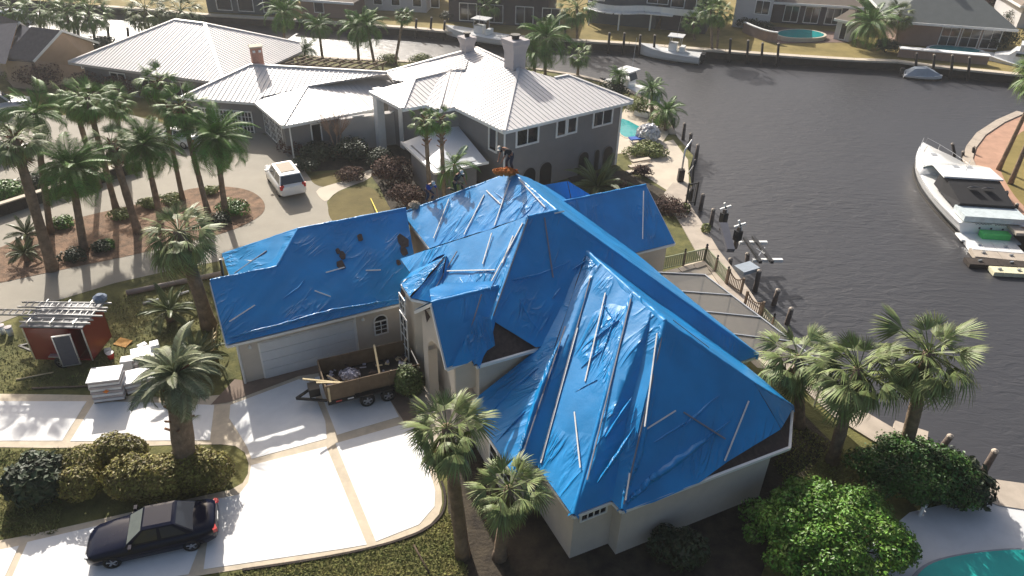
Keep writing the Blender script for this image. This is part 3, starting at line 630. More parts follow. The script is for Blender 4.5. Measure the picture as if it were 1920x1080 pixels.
gh = thing('grey_house', 'grey two storey house with white standing seam metal roofs and white framed windows', 'house', at(1000, 300))
ze = 5.25
E1, E2, E3, E4, E5, E6, E7 = at(945, 247, ze), at(1187, 190, ze), at(853, 202, ze), at(822, 207, ze), at(798, 197, ze), at(755, 205, ze), at(692, 172, ze)
T2, T1 = at(972, 127, 6.75), at(893, 90, 6.75)
nR, _, _ = frame_of([E1, E2, T2]); T3, T4 = on_plane(1040, 147, E1, nR), on_plane(1065, 142, E1, nR)
nL, _, _ = frame_of([E1, T2, E3]); T5, VV = on_plane(884, 93, E1, nL), on_plane(873, 132, E1, nL)
B1, B1b, C1 = at(843, 134, 6.05), at(826, 139, 6.0), at(777, 150, 6.0)
D9, D8 = at(725, 136, 5.6), at(737, 152, 5.5)
gfaces = [[E1, E2, T4, T3, T2], [E1, T2, T1, T5, VV, E3], [E3, VV, B1, E4], [E4, B1, B1b, E5], [E5, B1b, C1, E6], [E6, C1, E7], [C1, B1b, B1, VV, T5, D9, D8]]
for q in gfaces: roof_panels(q, gh, m_metal, 0.40)
_g = (E2-E1).normalized(); _n = Vector((-_g.y, _g.x, 0)); back1 = T1+_n*2.2+_g*1.0-vZ*2.4; back2 = E2+_n*2.0; back3 = D9+_n*1.0-vZ*.4
deck(gfaces+[[T1, T2, back1], [T2, T3, back1], [T1, back1, back3, D9, T5]], gh, m_metal)
for a, b in ((E1, T2), (T1, T2), (E4, B1), (E6, C1), (T4, E2), (T3, T4), (C1, B1), (B1, VV), (T5, D9)): cap(a, b, gh, m_metal)
for a, b in ((E1, E2), (E1, E3), (E3, E4), (E4, E5), (E5, E6), (E6, E7)): fascia(a, b, gh)
gu = (E2-E1).normalized(); gn = Vector((-gu.y, gu.x, 0))
w1 = E1+gu*.4+gn*.45; w2 = E2-gu*.8+gn*.45
MB().prism([w1, w2, w2+gn*2.2, T3+gn*.2, T2+gn*.4, T1+gn*.3, E7+gn*2+gu*2.5, E5+gn*2.5+gu*.5, E5+gn*.5+gu*.4, E4+gn*.4+gu*.5, E3+gu*.45+gn*.2], 0, ze-0.06).build('wall', m_siding, gh)
S = lambda x, y: pxq(x, y, 4.5, 900, 160)
for ll, lr, ul, c in (((310, 512), (482, 468), (310, 380), 2), ((648, 428), (714, 410), (652, 305), 1), ((738, 402), (804, 387), (741, 283), 1), ((955, 347), (1103, 310), (958, 235), 2)):
    win_px(gh, w1, gu, S(*ll), S(*lr), S(*ul), c, 1, fw=0.13, depth=0.07)
gl = (E1-E3).normalized(); win_px(gh, w1, gl, S(82, 530), S(138, 560), S(82, 352), 1, 1, fw=0.12, depth=0.07)
MB().beam(Vector((w1.x, w1.y, 0))-gn*.05-gu*.05, w1-gn*.05-gu*.05, 0.13, 0.13).build('corner_board', m_white, gh)
MB().beam(Vector((w2.x, w2.y, 0))-gn*.05+gu*.05, w2-gn*.05+gu*.05, 0.13, 0.13).build('corner_board', m_white, gh)
nW = Vector((gu.y, -gu.x, 0)); m_archshade = mat('arch_shade_paint', (0.012, 0.012, 0.014), 0.6, var=0)  # near-black colour paints the shade inside the arches on flat panels
def arch(x0, x1, ytop, dz=0.0):
    a = on_plane(*S(x0, ytop+60), w1, nW); b = on_plane(*S(x1, ytop+40), w1, nW); t = on_plane(*S((x0+x1)/2, ytop), w1, nW)
    r = (b-a).dot(gu)/2; c = a+gu*r; zc = t.z-r
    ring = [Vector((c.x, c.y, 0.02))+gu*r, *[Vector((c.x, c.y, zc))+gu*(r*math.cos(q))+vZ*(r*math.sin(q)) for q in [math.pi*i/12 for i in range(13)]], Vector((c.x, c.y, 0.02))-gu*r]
    ring = [p+nW*0.03 for p in ring]; mb = MB(); mb.poly(ring); o = mb.build('arch_shade_panel', m_archshade, gh)
    mb = MB()
    for i in range(len(ring)-1): mb.beam(ring[i], ring[i+1], 0.06, 0.07)
    mb.build('arch_trim', m_siding, o)
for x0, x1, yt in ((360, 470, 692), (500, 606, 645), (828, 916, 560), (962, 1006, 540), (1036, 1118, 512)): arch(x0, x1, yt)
# porch columns, pale recessed wall, lamp and side windows
for x, y, xt, yt in ((716, 279, 711, 185), (760, 277, 754, 207)):
    b_ = at(x, y); MB().box((b_.x, b_.y, 2.55), (0.62, 0.62, 5.1), YAW+.2).build('porch_column', m_white, gh)
rw0 = at(690, 290); rw1 = at(800, 268)
ru = (rw1-rw0).normalized(); rn = Vector((-ru.y, ru.x, 0))
MB().prism([rw0+rn*1.5-ru*1.5, rw1+rn*.6, rw1+rn*1.2, rw0+rn*2.2-ru*1.5], 0, 2.75).build('porch_wall', m_sidel, gh)
for k in (0.2, 1.9, 3.4): window(gh, rw0+rn*(1.47-.9*k/7)+ru*(k-0.6)+vZ*0.5, (rw1+rn*.6-rw0-rn*1.5+ru*1.5), 0.75, 2.3, 1, 1, 0.1)
pr = [at(853, 226, 3.9), at(916, 303, 2.8), at(815, 324, 2.8), at(752, 265, 2.8)]
deck([[pr[0], pr[1], pr[2]], [pr[0], pr[2], pr[3]]], gh, m_metal2, 'porch_roof')
for a, b in ((pr[1], pr[2]), (pr[2], pr[3])): fascia(a, b, gh, h=0.16)
MB().prism([p.lerp(sum(pr[1:], Vector())/3, 0.25) for p in (pr[1], pr[2], pr[3])]+[E3-vZ*ze], 0, 2.8).build('porch_room_wall', m_siding, gh)
# chimneys
def flue(x, y, z, hgt, w, par=gh, m=m_chim):
    b_ = at(x, y, z); mb = MB(); r_ = YAW+.18
    rings = []
    for f, zz in ((0.86, -1.5), (0.80, 0.25*hgt), (0.82, 0.55*hgt), (1.0, 0.8*hgt), (1.08, 0.86*hgt), (1.08, hgt)):
        rings.append([b_+Matrix.Rotation(r_, 3, 'Z') @ Vector((sx*w*f/2, sy*w*f/2, zz)) for sx, sy in ((-1, -1), (1, -1), (1, 1), (-1, 1))])
    o = mb.loft(rings).build('chimney', m, par)
    MB().lathe(b_+vZ*hgt, [(0.2*w, -.02), (0.2*w, .22), (0.28*w, .24), (0.28*w, .34)], 10).build('flue_pot', m_black, o)
flue(876, 99, 6.5, 1.35, 1.1); flue(965, 128, 6.6, 2.3, 1.5)
# garage wing
zw = 2.85
W1, W2, W3, W4 = at(340, 183, zw), at(478, 193, zw), at(530, 237, zw), at(712, 203, zw)
R1 = at(470, 122, 4.5); nW1, _, _ = frame_of([W1, W2, R1])
R2, R3, RV, R4 = (on_plane(x, y, W1, nW1) for x, y in ((575, 163), (735, 137), (492, 182), (640, 152)))
nF2, _, _ = frame_of([W2, W3, R2]); nF3, _, _ = frame_of([W3, W4, R2])
wf = [[W1, W2, RV, R2, R4, R3, R1], [W2, W3, R2, on_plane(492, 182, W2, nF2)], [W3, W4, on_plane(738, 165, W3, nF3), on_plane(735, 138, W3, nF3), on_plane(640, 152, W3, nF3), R2]]
for q in wf: roof_panels(q, gh, m_metal, 0.42)
deck(wf+[[R1, R3, R3+Vector((.5, 2.2, -1.8)), R1+Vector((-1, 2.2, -1.8)), W1]], gh, m_metal)
for a, b in ((W3, R2), (R2, R4), (R1, R3), (W1, R1)): cap(a, b, gh, m_metal)
for a, b in ((W1, W2), (W2, W3), (W3, W4)): fascia(a, b, gh)
def inset(p, c, d=0.5):
    v_ = (c-p); v_.z = 0; return p+v_.normalized()*d
cw = (W1+W2+W3+W4)/4+Vector((0, 4, 0))
wa, wb, wc, wd = inset(W1, cw, .6), inset(W2, cw, .5), inset(W3, cw, .7), inset(W4, cw, .5)
MB().prism([wa, wb, wc, wd, R3+Vector((.2, .5, 0)), R1+Vector((-.2, .5, 0))], 0, zw-0.05).build('wall', m_siding, gh)
u_ = (wb-wa).normalized(); S7 = lambda x, y: pxq(x, y, 4.5, 340, 150)
for i in range(5):
    x0, x1 = 178+i*91, 178+i*91+78
    win_px(gh, wa, u_, S7(x0, 395+i*18), S7(x1, 408+i*18), S7(x0, 240+i*8), 3, 5, fw=0.09, depth=0.06, name='glazed_garage_door')
u2 = (wc-wb).normalized()
for i in range(3): window(gh, wb+u2*(0.5+i*1.7)+vZ*(0.4-zw), u2, 1.2, 2.0, 3, 4, 0.08)
u3 = (wd-wc).normalized()
for k in (2.2, 4.6): window(gh, wc+u3*k+vZ*(0.5-zw), u3, 0.7, 1.8, 1, 1, 0.1)
MB().beam(wc-vZ*zw+Vector((.5, -.15, 0)), wc+Vector((.5, -.15, 0)), 0.1, 0.1).build('downspout', m_white, gh)
bc_ = at(484, 120, 4.4); mb = MB().box(bc_+vZ*.4, (0.95, 0.8, 2.2), YAW); bch = mb.build('chimney', mat('chimney_brick', lin((178, 132, 116)), 0.9, var=0.2, scale=8), gh)
MB().box(bc_+vZ*1.56, (1.1, 0.95, 0.12), YAW).build('chimney_cap', m_concp, bch)
for k in (-.25, .25): MB().box(bc_+vZ*1.2+W(k, -.41), (.22, .06, .2), YAW).build('flue_opening', m_white, bch)

# ---- big white roofed house on the left
bh_ = thing('white_roofed_house', 'low house with one broad white metal hip roof beside the canal', 'house', at(330, 120))
za = 2.8; zr = 5.5
A1, A2, A3 = at(128, 117, za), at(420, 157, za), at(566, 97, za); A4, A5 = at(328, 38, zr), at(384, 45, zr)
nA, _, _ = frame_of([A2, A3, A5]); A3b = on_plane(562, 81, A2, nA); A6 = at(510, 122, za)
bf = [[A1, A2, A5, A4], [A2, A6, A3, A3b, A5]]
for q in bf: roof_panels(q, bh_, m_metal, 0.36)
A7 = A4+Vector((-1.0, 2.5, -2.3)); A8 = A3b+Vector((-.5, 1.2, -.8))
deck(bf+[[A4, A5, A3b, A8, A7], [A1, A4, A7]], bh_, m_metal)
for a, b in ((A2, A5), (A4, A5), (A1, A4), (A5, A3b)): cap(a, b, bh_, m_metal, .13)
for a, b in ((A1, A2), (A2, A3)): fascia(a, b, bh_, m_sidel)
ca_ = (A1+A2+A3)/3+Vector((0, 4, 0))
MB().prism([inset(A1, ca_, 1.2), inset(A2, ca_, .9), inset(A3, ca_, .9), A5+Vector((1, 1, 0)), A4+Vector((0, 1, 0))], 0, za-.05).build('wall', m_siding, bh_)
ub = (A2-A1).normalized()
for k in (3, 6.5, 10): window(bh_, inset(A1, ca_, 1.2)+ub*k+vZ*(0.8-za)-Vector((0, .03, 0)), inset(A2, ca_, .9)-inset(A1, ca_, 1.2), 1.6, 1.3, 2, 1, 0.1)
# pergola between the roofs
pg = thing('pergola', 'pale timber pergola behind the white roofed wings', 'pergola', at(590, 128))
pa_, pb_ = at(520, 118, 2.6), at(690, 130, 2.6)
for i in range(12):
    c0 = pa_.lerp(pb_, i/11); MB().beam(c0, c0+Vector((1.4, 2.6, 0)), 0.09, 0.12).build('rafter', m_wood, pg)
for k in (0.15, 0.85):
    a_, b_ = pa_.lerp(pa_+Vector((1.4, 2.6, 0)), k), pb_.lerp(pb_+Vector((1.4, 2.6, 0)), k)
    MB().beam(a_-vZ*.16, b_-vZ*.16, 0.14, 0.16).build('beam', m_wood, pg)
    for q in (0.02, 0.5, 0.98): p_ = a_.lerp(b_, q); MB().beam(p_-vZ*.25, Vector((p_.x, p_.y, 0)), .16, .16).build('post', m_wood, pg)

# ---- tan gabled house, far left
th = thing('tan_house', 'tan stucco house with dark gabled roofs at the far left', 'house', at(90, 130))
m_rooft = mat('brown_grey_shingle', lin((112, 104, 102)), 0.95, var=0.12, scale=3, bump=0.02)
def gable_block(par, apex_f, eave_l, eave_r, depth_v, wall_m, roof_m, win=True):
    """apex and eaves of the front gable, extruded along depth_v"""
    a, l, r, d = apex_f, eave_l, eave_r, depth_v; ov = -d.normalized()*0.35
    for p, q, nm in ((a, l, 0), (a, r, 1)):
        mb = MB(); t = vZ*0.14; f = [p+ov, q+ov, q+d, p+d]
        mb.loft([[x-t for x in f], f]); mb.build('roof', roof_m, par, fix=True)
    li, ri = l.lerp(r, .05), r.lerp(l, .05)
    z0 = min(l.z, r.z)
    mb = MB(); base = [Vector((p.x, p.y, 0)) for p in (li, ri)]
    lt, rt = Vector((li.x, li.y, l.z)), Vector((ri.x, ri.y, r.z)); at_ = a-vZ*.12
    mb.poly([base[0], base[1], rt, at_, lt]); mb.poly([x+d for x in (base[0], base[1], rt, at_, lt)][::-1])
    mb.poly([base[0], lt, lt+d, base[0]+d]); mb.poly([base[1], base[1]+d, rt+d, rt])
    w_ = mb.build('wall', wall_m, par)
    for q in (l, r): MB().beam(a+ov*1.02-vZ*.05, q+ov*1.02-vZ*.05, .08, .2).build('bargeboard', m_white, par)
    return w_
ga, gl_, gr_ = at(110, 56, 5.4), at(57, 114, 2.9), at(179, 79, 2.9)
gd_ = (at(58, 50, 5.4)-ga)
gable_block(th, ga, gl_, gr_, gd_, m_tan, m_rooft)
gu_ = (gr_-gl_).normalized(); gu_.z = 0
window(th, gl_.lerp(gr_, .68)+vZ*(0.9-gl_.lerp(gr_, .68).z)+Vector((gu_.y, -gu_.x, 0))*.05, gu_, .8, 1.0, 1, 1, .1, arch=True)
g2 = at(33, 40, 5.2); gable_block(th, g2, at(5, 80, 2.9), at(60, 60, 2.9), Vector((-7, 5, 0)), m_tan, m_rooft)
MB().prism([gl_+gd_*1.0-vZ*2.9, gl_-vZ*2.9, at(0, 140), at(-60, 120), at(-60, 70)], 0, 2.7).build('wing_wall', m_tan, th)
deck([[at(5, 42, 5.0), at(33, 40, 5.2), at(10, 118, 2.8), at(-60, 110, 2.8), at(-60, 42, 5.0)], [at(58, 50, 5.0), at(33, 42, 4.9), at(14, 112, 2.8), at(55, 113, 2.8)]], th, mat('dark_shingle', lin((70, 70, 80)), .95, var=.15, scale=3), 'wing_roof')

# ================================================================ houses on the far bank
m_rg = mat('green_grey_shingle', lin((108, 112, 110)), 0.95, var=0.06, scale=1.2); m_rb = mat('brown_shingle_far', lin((132, 120, 108)), 0.95, var=0.08, scale=1.2)
m_wh = mat('white_house_paint', lin((198, 196, 196)), 0.85, var=0.05, scale=.6); m_dk = mat('dark_house_siding', lin((74, 70, 74)), 0.9, var=0.12, scale=.8)
m_dg = mat('slate_house_siding', lin((84, 90, 96)), 0.9, var=0.08, scale=.8); m_pk = mat('pink_brown_stucco', lin((150, 128, 118)), 0.9, var=0.08, scale=.8)
m_rw = mat('pale_roof_far', lin((196, 202, 206)), 0.7, var=0.04); m_rs = mat('slate_roof_far', lin((104, 108, 114)), 0.9, var=.08)
def far_house(name, label, fl, fr, depth, hw, hr, wall, roofm, wins=(), roof='hip', over=0.7, flat=0.0):
    p, q = at(*fl), at(*fr); u = (q-p).normalized(); n = Vector((-u.y, u.x, 0)); L_ = (q-p).length
    t = thing(name, label, 'house', p.lerp(q, .5))
    MB().prism([p, q, q+n*depth, p+n*depth], 0, hw).build('wall', wall, t)
    o = [p-u*over-n*over, q+u*over-n*over, q+u*over+n*(depth+over), p-u*over+n*(depth+over)]; o = [x+vZ*hw for x in o]
    h = min(depth/2+over, L_/2)
    mb = MB()
    if roof == 'hip':
        r0, r1 = p+u*(h-over)+n*depth/2+vZ*(hw+hr), q-u*(h-over)+n*depth/2+vZ*(hw+hr)
        for f in ([o[0], o[1], r1, r0], [o[1], o[2], r1], [o[2], o[3], r0, r1], [o[3], o[0], r0]): mb.poly(f)
    elif roof == 'gable':
        r0, r1 = p-u*over+n*depth/2+vZ*(hw+hr), q+u*over+n*depth/2+vZ*(hw+hr)
        for f in ([o[0], o[1], r1, r0], [o[2], o[3], r0, r1], [o[1], o[2], r1], [o[3], o[0], r0]): mb.poly(f)
    else:
        mb.prism(o, hw, hw+hr)
    mb.poly([x-vZ*.02 for x in o][::-1])
    mb.build('roof', roofm, t)
    for i in range(2): MB().beam(o[i*3 if i else 0]-vZ*.1, o[1 if i == 0 else 0]-vZ*.1, .1, .28).build('fascia', m_white, t)
    for x, w_, z, hh, c, r_ in wins: window(t, p+u*x+vZ*z-n*.02, u, w_, hh, c, r_, .1)
    return t, p, q, u, n
far_house('boathouse', 'low green sided boathouse with pale blue roof on the far bank', (390, 22), (512, 29), 9, 3.0, 1.4, m_dg, m_rw, [(1.5, 2, .4, 2, 1, 1), (4.5, 2, .4, 2, 1, 1), (8, 2, .4, 2, 1, 1)], over=1.2)
far_house('shed', 'brown roofed boat shelter beside the far canal wall', (566, 29), (655, 36), 8, 2.4, 1.8, m_pk, m_rb, [(2, 1.2, .6, 1.2, 1, 1)], over=1.4)
far_house('far_house', 'long white house with blue grey patio on the far bank', (650, 16), (800, 24), 10, 3.4, 2.5, m_wh, m_rs, [(x, 1.1, .8, 1.6, 1, 1) for x in (1.5, 4, 6.5, 9.5, 12)])
far_house('far_house', 'dark brown house with long white eave behind the moored boats', (842, 40), (1026, 52), 11, 4.2, 2.4, m_dk, m_dk, [(x, 2.2, .3, 2.1, 2, 1) for x in (1.5, 5, 9, 12.5)], over=1.0)
tH, p_, q_, u_, n_ = far_house('far_house', 'slate grey house with a curved white balcony rail', (1100, 42), (1228, 54), 11, 5.6, 2.0, m_dg, m_rs, [(2.5, .8, 3.6, 1.1, 1, 1), (4.2, .8, 3.6, 1.1, 1, 1), (7.8, 2.6, 3.2, 1.8, 2, 1), (1.2, .9, 3, 2.0, 1, 1)])
bal = MB()
for i in range(12):
    t0, t1 = i/12, (i+1)/12
    f_ = lambda t: p_+u_*(0.2+11.2*t)-n_*(1.2+1.6*math.sin(math.pi*min(1, t*1.6)))+vZ*2.7
    bal.beam(f_(t0), f_(t1), .12, .7); bal.beam(f_(t0)-vZ*.5, f_(t1)-vZ*.5, 1.6, .12)
bal.build('balcony', m_white, tH)
for t in (0.03, 0.4, 0.75): b_ = p_+u_*(0.2+11.2*t)-n_*(1.2+1.6*math.sin(math.pi*min(1, t*1.6))); MB().beam(b_, b_+vZ*2.4, .18, .18).build('balcony_post', m_white, tH)
tH, p_, q_, u_, n_ = far_house('far_house', 'pale roofed house with white porch rail next to the slate grey house', (1238, 55), (1322, 64), 10, 5.2, 1.8, m_dk, m_rw, [(1, 1.6, 3.0, 1.6, 1, 1), (4.2, 1.8, 3.0, 1.6, 1, 1)])
MB().beam(p_-n_*1.5+vZ*2.7, q_-n_*1.5+vZ*2.7, .12, .8).build('porch_rail', m_white, tH)
far_house('far_house', 'white two storey block with one square window and flat roof', (1372, 50), (1440, 57), 8, 5.0, 0.5, m_wh, m_rs, [(2.6, 1.7, 2.0, 1.6, 2, 1)], roof='flat', over=.25)
far_house('far_house', 'brown hip roofed house behind the oval pool', (1446, 42), (1588, 51), 12, 2.9, 3.2, m_dk, m_rb, [(x, 1.8, .3, 2.0, 2, 1) for x in (1.5, 4.2, 7, 9.8)], over=1.2)
far_house('pool_shed', 'small pale pool shed with pyramid shingle roof', (1562, 73), (1590, 79), 2.6, 2.5, 1.1, m_wh, m_rb, [(.7, .7, .2, 1.9, 1, 1)], over=.35)
tH, p_, q_, u_, n_ = far_house('far_house', 'long house with green grey hip roof, two chimneys and glazed pool front', (1675, 82), (1862, 96), 13, 3.0, 4.2, m_pk, m_rg, [(x, 2.0, .3, 2.2, 2, 2) for x in (5.2, 7.6, 10)], over=1.4)
for k in (4.5, 10.5):
    b_ = p_+u_*k+n_*6.5+vZ*6.3; MB().box(b_+vZ*.6, (1.0, .8, 2.6), math.atan2(u_.y, u_.x)).build('chimney', m_chim, tH)
far_house('far_house', 'white walled house at the upper right edge of the photo', (1905, 52), (2020, 60), 10, 3, 2, m_wh, m_rb, [(1.5, 1.5, .8, 1.4, 1, 1)])
far_house('far_house', 'tan roofed house beyond the brown hip roofed house', (1590, 22), (1668, 26), 9, 2.8, 2.2, m_pk, m_rs, [(2, 1.6, .8, 1.2, 1, 1)])
struct(sheet('far_street', px([(1845, 18), (1960, 26), (1960, 52), (1850, 40)]), .02, m_concp))
# pools and terraces
m_pool = mat('pool_water', lin((40, 150, 150)), 0.05, var=0.12, scale=1.5, spec=0.6, bump=0.01, bscale=3)
def pool(name, label, outline, coping, z=.05, m=m_pool, it=2, grow=1.12):
    q = smooth_loop(px(outline), it); c = sum(q, Vector())/len(q)
    t = thing(name, label, 'pool', c)
    MB().prism([c+(p-c)*grow for p in q], 0.0, z).build('coping', coping, t)
    sheet('pool_surface', q, z+.012, m, t); return t
pool('swimming_pool', 'oval teal pool with cream coping on the far bank', [(1452, 70), (1470, 63), (1510, 62), (1545, 70), (1540, 77), (1505, 79), (1470, 77)], m_concp, .5)
pool('swimming_pool', 'long teal pool in front of the green roofed house', [(1735, 96), (1760, 91), (1830, 99), (1842, 106), (1800, 107), (1750, 103)], m_slab, .5)
pool('swimming_pool', 'turquoise pool beside the grey house', [(1163, 228), (1168, 222), (1214, 247), (1205, 254), (1175, 260), (1160, 250)], m_concp, .06, it=1)
pool('swimming_pool', 'large teal pool with curved coping at the lower right corner', [(1700, 1120), (1722, 1072), (1765, 1050), (1850, 1036), (1935, 1032), (2030, 1045), (2030, 1140), (1850, 1180)], mat('grey_coping', lin((150, 152, 158)), .7), .09, m=mat('near_pool_water', lin((40, 170, 160)), .05, var=.08, scale=1.2, bump=.008, bscale=3), grow=1.07)
struct(sheet('grey_house_terrace', px([(1155, 260), (1160, 222), (1175, 200), (1215, 195), (1240, 225), (1258, 245), (1240, 270), (1190, 285), (1150, 290)]), .03, m_concp))
struct(sheet('far_terrace', px([(1395, 58), (1450, 50), (1590, 62), (1590, 80), (1560, 80), (1460, 82)]), .03, mat('terrace_brick', lin((112, 92, 84)), .9, var=.15)))
rt = thing('retaining_wall', 'curved brick retaining wall with white cap left of the oval pool', 'wall', at(1420, 72))
for i in range(8):
    f_ = lambda t: at(1393+62*t, 60+20*math.sin(t*1.45), 0); a_, b_ = f_(i/8), f_((i+1)/8)
    MB().beam(a_+vZ*.6, b_+vZ*.6, .3, 1.2).build('brick_segment', m_pk, rt); MB().beam(a_+vZ*1.25, b_+vZ*1.25, .4, .12).build('cap_stone', m_white, rt)
rt = thing('retaining_wall', 'straight pale terrace wall below the green roofed house pool', 'wall', at(1750, 112))
a_, b_ = at(1682, 106), at(1850, 121)
for i in range(6): MB().beam(a_.lerp(b_, i/6)+vZ*.5, a_.lerp(b_, (i+.985)/6)+vZ*.5, .4, 1.0).build('wall_panel', m_pk, rt)
MB().beam(a_+vZ*1.06, b_+vZ*1.06, 1.1, .12).build('cap', m_slab, rt)
# low wall along the upper lane
lw = thing('garden_wall', 'low dark brick wall with pale top along the upper drive lane', 'wall', at(140, 330))
a_, b_ = at(-60, 425), at(266, 318); k = 14
for i in range(k): MB().beam(a_.lerp(b_, i/k)+vZ*.4, a_.lerp(b_, (i+.97)/k)+vZ*.4, .35, .8).build('wall_panel', m_wall_dark, lw)
MB().beam(a_+vZ*.84, b_+vZ*.84, .42, .08).build('coping', m_concp, lw)
# ================================================================ vegetation
def leafmat(name, c1, c2, island=0.35, rough=0.55, trans=0.0):
    m = mat(name, c1, rough, scale=0.8, col2=c2, var=0.05, island=island, spec=0.35)
    return m
m_fan = leafmat('fan_palm_leaf', lin((58, 92, 32)), lin((116, 140, 64)), .4)
m_fan2 = leafmat('grey_fan_palm_leaf', lin((70, 90, 46)), lin((128, 136, 84)), .4)
m_fea = leafmat('feather_palm_leaf', lin((54, 90, 28)), lin((104, 138, 54)), .35)
m_dead = leafmat('dead_frond', lin((120, 92, 62)), lin((150, 122, 86)), .35, .8)
m_bush = leafmat('broad_green_leaf', lin((58, 96, 28)), lin((108, 142, 54)), .45, .45)
m_hedge = leafmat('olive_hedge_leaf', lin((92, 88, 36)), lin((136, 126, 62)), .4)
m_dkbush = leafmat('dark_shrub_leaf', lin((34, 46, 30)), lin((60, 72, 44)), .4)
m_redb = leafmat('brown_red_shrub', lin((74, 52, 46)), lin((104, 78, 64)), .4, .8)
m_ltbush = leafmat('yellow_green_shrub', lin((100, 110, 50)), lin((140, 146, 84)), .4)
m_twig = mat('twig', lin((150, 128, 112)), .9, var=.2)
m_stem = mat('bark', lin((84, 70, 58)), .95, var=.25, scale=5, bump=.03)

def fan_frond(rng, pet, rad, nseg=20, spread=150, droop=0.5, fold=0.35):
    mb = MB(); pw = 0.022
    pc = [Vector((pet*t, 0, -0.10*pet*t*t)) for t in (0, .5, 1.0)]
    for i in range(2):
        a, b = pc[i], pc[i+1]; mb.add([a+Vector((0, pw, 0)), a-Vector((0, pw, 0)), b-Vector((0, pw, 0)), b+Vector((0, pw, 0)), a-vZ*.03, b-vZ*.03], [(0, 1, 2, 3), (1, 4, 5, 2), (4, 0, 3, 5)])
    o = pc[-1]
    for i in range(nseg):
        th = RAD(spread)*(i/(nseg-1)-.5)+rng.uniform(-.03, .03); L_ = rad*(0.72+.28*math.cos(th))*rng.uniform(.88, 1.08)
        d = Vector((math.cos(th), math.sin(th), 0)); s_ = Vector((-d.y, d.x, 0)); hw = rad*RAD(spread)/nseg*.42
        def pt(r, side):
            q = o+d*(L_*r)+s_*side; z = -fold*abs(math.sin(th))*L_*r - droop*L_*(max(0, r-.35)**2)*(1.3+.8*abs(math.sin(th)))
            return q+vZ*(z+(0.02 if side else .045)*r)
        mb.add([pt(.02, 0), pt(.45, hw*.62), pt(.45, -hw*.62), pt(.78, hw*.42), pt(.78, -hw*.42), pt(1.0, 0)], [(0, 2, 1), (1, 2, 4, 3), (3, 4, 5)])
    return mb
def feather_frond(rng, L_, n=24, curl=1.1, leaf=.5, twist=0.0):
    mb = MB(); P_ = []; ang = 0; p = Vector((0, 0, 0)); st = L_/n
    for i in range(n+1):
        P_.append(p.copy()); t = i/n; a = -curl*t**1.5; p = p+Vector((math.cos(a), 0, math.sin(a)))*st
    for i in range(0, n-1, 3):
        a, b = P_[i], P_[min(i+3, n)]; w = .025*(1-i/n)+.008
        mb.add([a+Vector((0, w, 0)), a-Vector((0, w, 0)), b-Vector((0, w, 0)), b+Vector((0, w, 0))], [(0, 1, 2, 3)])
    for i in range(3, n+1):
        t = i/n; l = leaf*math.sin(math.pi*(0.12+.80*t))*rng.uniform(.85, 1.1); tg = (P_[i]-P_[i-1]).normalized()
        up = Vector((-tg.z, 0, tg.x))
        for sd in (-1, 1):
            d = (tg*.62+Vector((0, sd*.85, 0))+up*.28).normalized(); q = P_[i]; w = tg*.030
            m1 = q+d*l*.55; tip = q+d*l-vZ*(l*.55)+tg*.05
            mb.add([q-w*.5, q+w*.5, m1+w, m1-w, tip], [(0, 1, 2, 3), (3, 2, 4)])
    return mb
_rng = random.Random(7)
FAN = [[fan_frond(_rng, .95, .85, 20, sp, dr).mesh('frond', mm) for sp, dr in ((120, .25), (150, .5), (165, .8), (150, 1.1))] for mm in (m_fan, m_fan2)]
FEA = [feather_frond(_rng, 2.3, 30, c, .60).mesh('frond', m_fea) for c in (.8, 1.3, 1.8, 2.3)]
m_pin = leafmat('pindo_leaf', lin((84, 96, 66)), lin((138, 142, 108)), .35)
PIN = []
for c in (1.0, 1.5, 2.0, 2.5):
    PIN.append(feather_frond(_rng, 2.1, 40, c, .42).mesh('frond', m_pin))
FANDEAD = fan_frond(_rng, .8, .75, 14, 110, 1.2).mesh('frond', m_dead)
CYC = [feather_frond(_rng, 1.2, 22, c, .22).mesh('frond', mat('cycad_leaf', lin((56, 72, 36)), .45, col2=lin((92, 100, 54)), scale=2)) for c in (.5, .9, 1.3)]
def frond_matrix(i, n, rng, top=78, bottom=-55, wind=(0, 0), power=.8):
    t = (i+.5)/n; el = RAD(top+(bottom-top)*t**power)+rng.uniform(-.12, .12); az = i*2.39996+rng.uniform(-.25, .25)
    m = Matrix.Rotation(az, 4, 'Z') @ Matrix.Rotation(-el, 4, 'Y') @ Matrix.Rotation(rng.uniform(-.5, .5), 4, 'X')
    if wind != (0, 0):
        m = Matrix.Rotation(wind[1], 4, Vector((-math.sin(wind[0]), math.cos(wind[0]), 0))) @ m
    return m, t
CROWNS = {}
def crown_mesh(kind, seed, n=30, wind=(0, 0)):
    key = (kind, seed, wind)
    if key in CROWNS: return CROWNS[key]
    rng = random.Random(seed); bank = {'fan': FAN[0], 'fan2': FAN[1], 'feather': FEA}[kind]
    vs_, fs2, mi = [], [], []
    mats = [bank[0].materials[0], m_dead]
    for i in range(n):
        m, t = frond_matrix(i, n, rng, wind=wind, bottom=-50 if kind != 'feather' else -25)
        me = bank[min(3, int(t*4))]; s = rng.uniform(.85, 1.1)*(1.0 if t > .1 else .8); k = len(vs_)
        vs_ += [tuple(m @ (v.co*s)) for v in me.vertices]; fs2 += [tuple(j+k for j in p.vertices) for p in me.polygons]
    me = bpy.data.meshes.new('crown'); me.from_pydata(vs_, [], fs2); me.materials.append(mats[0]); CROWNS[key] = me; return me
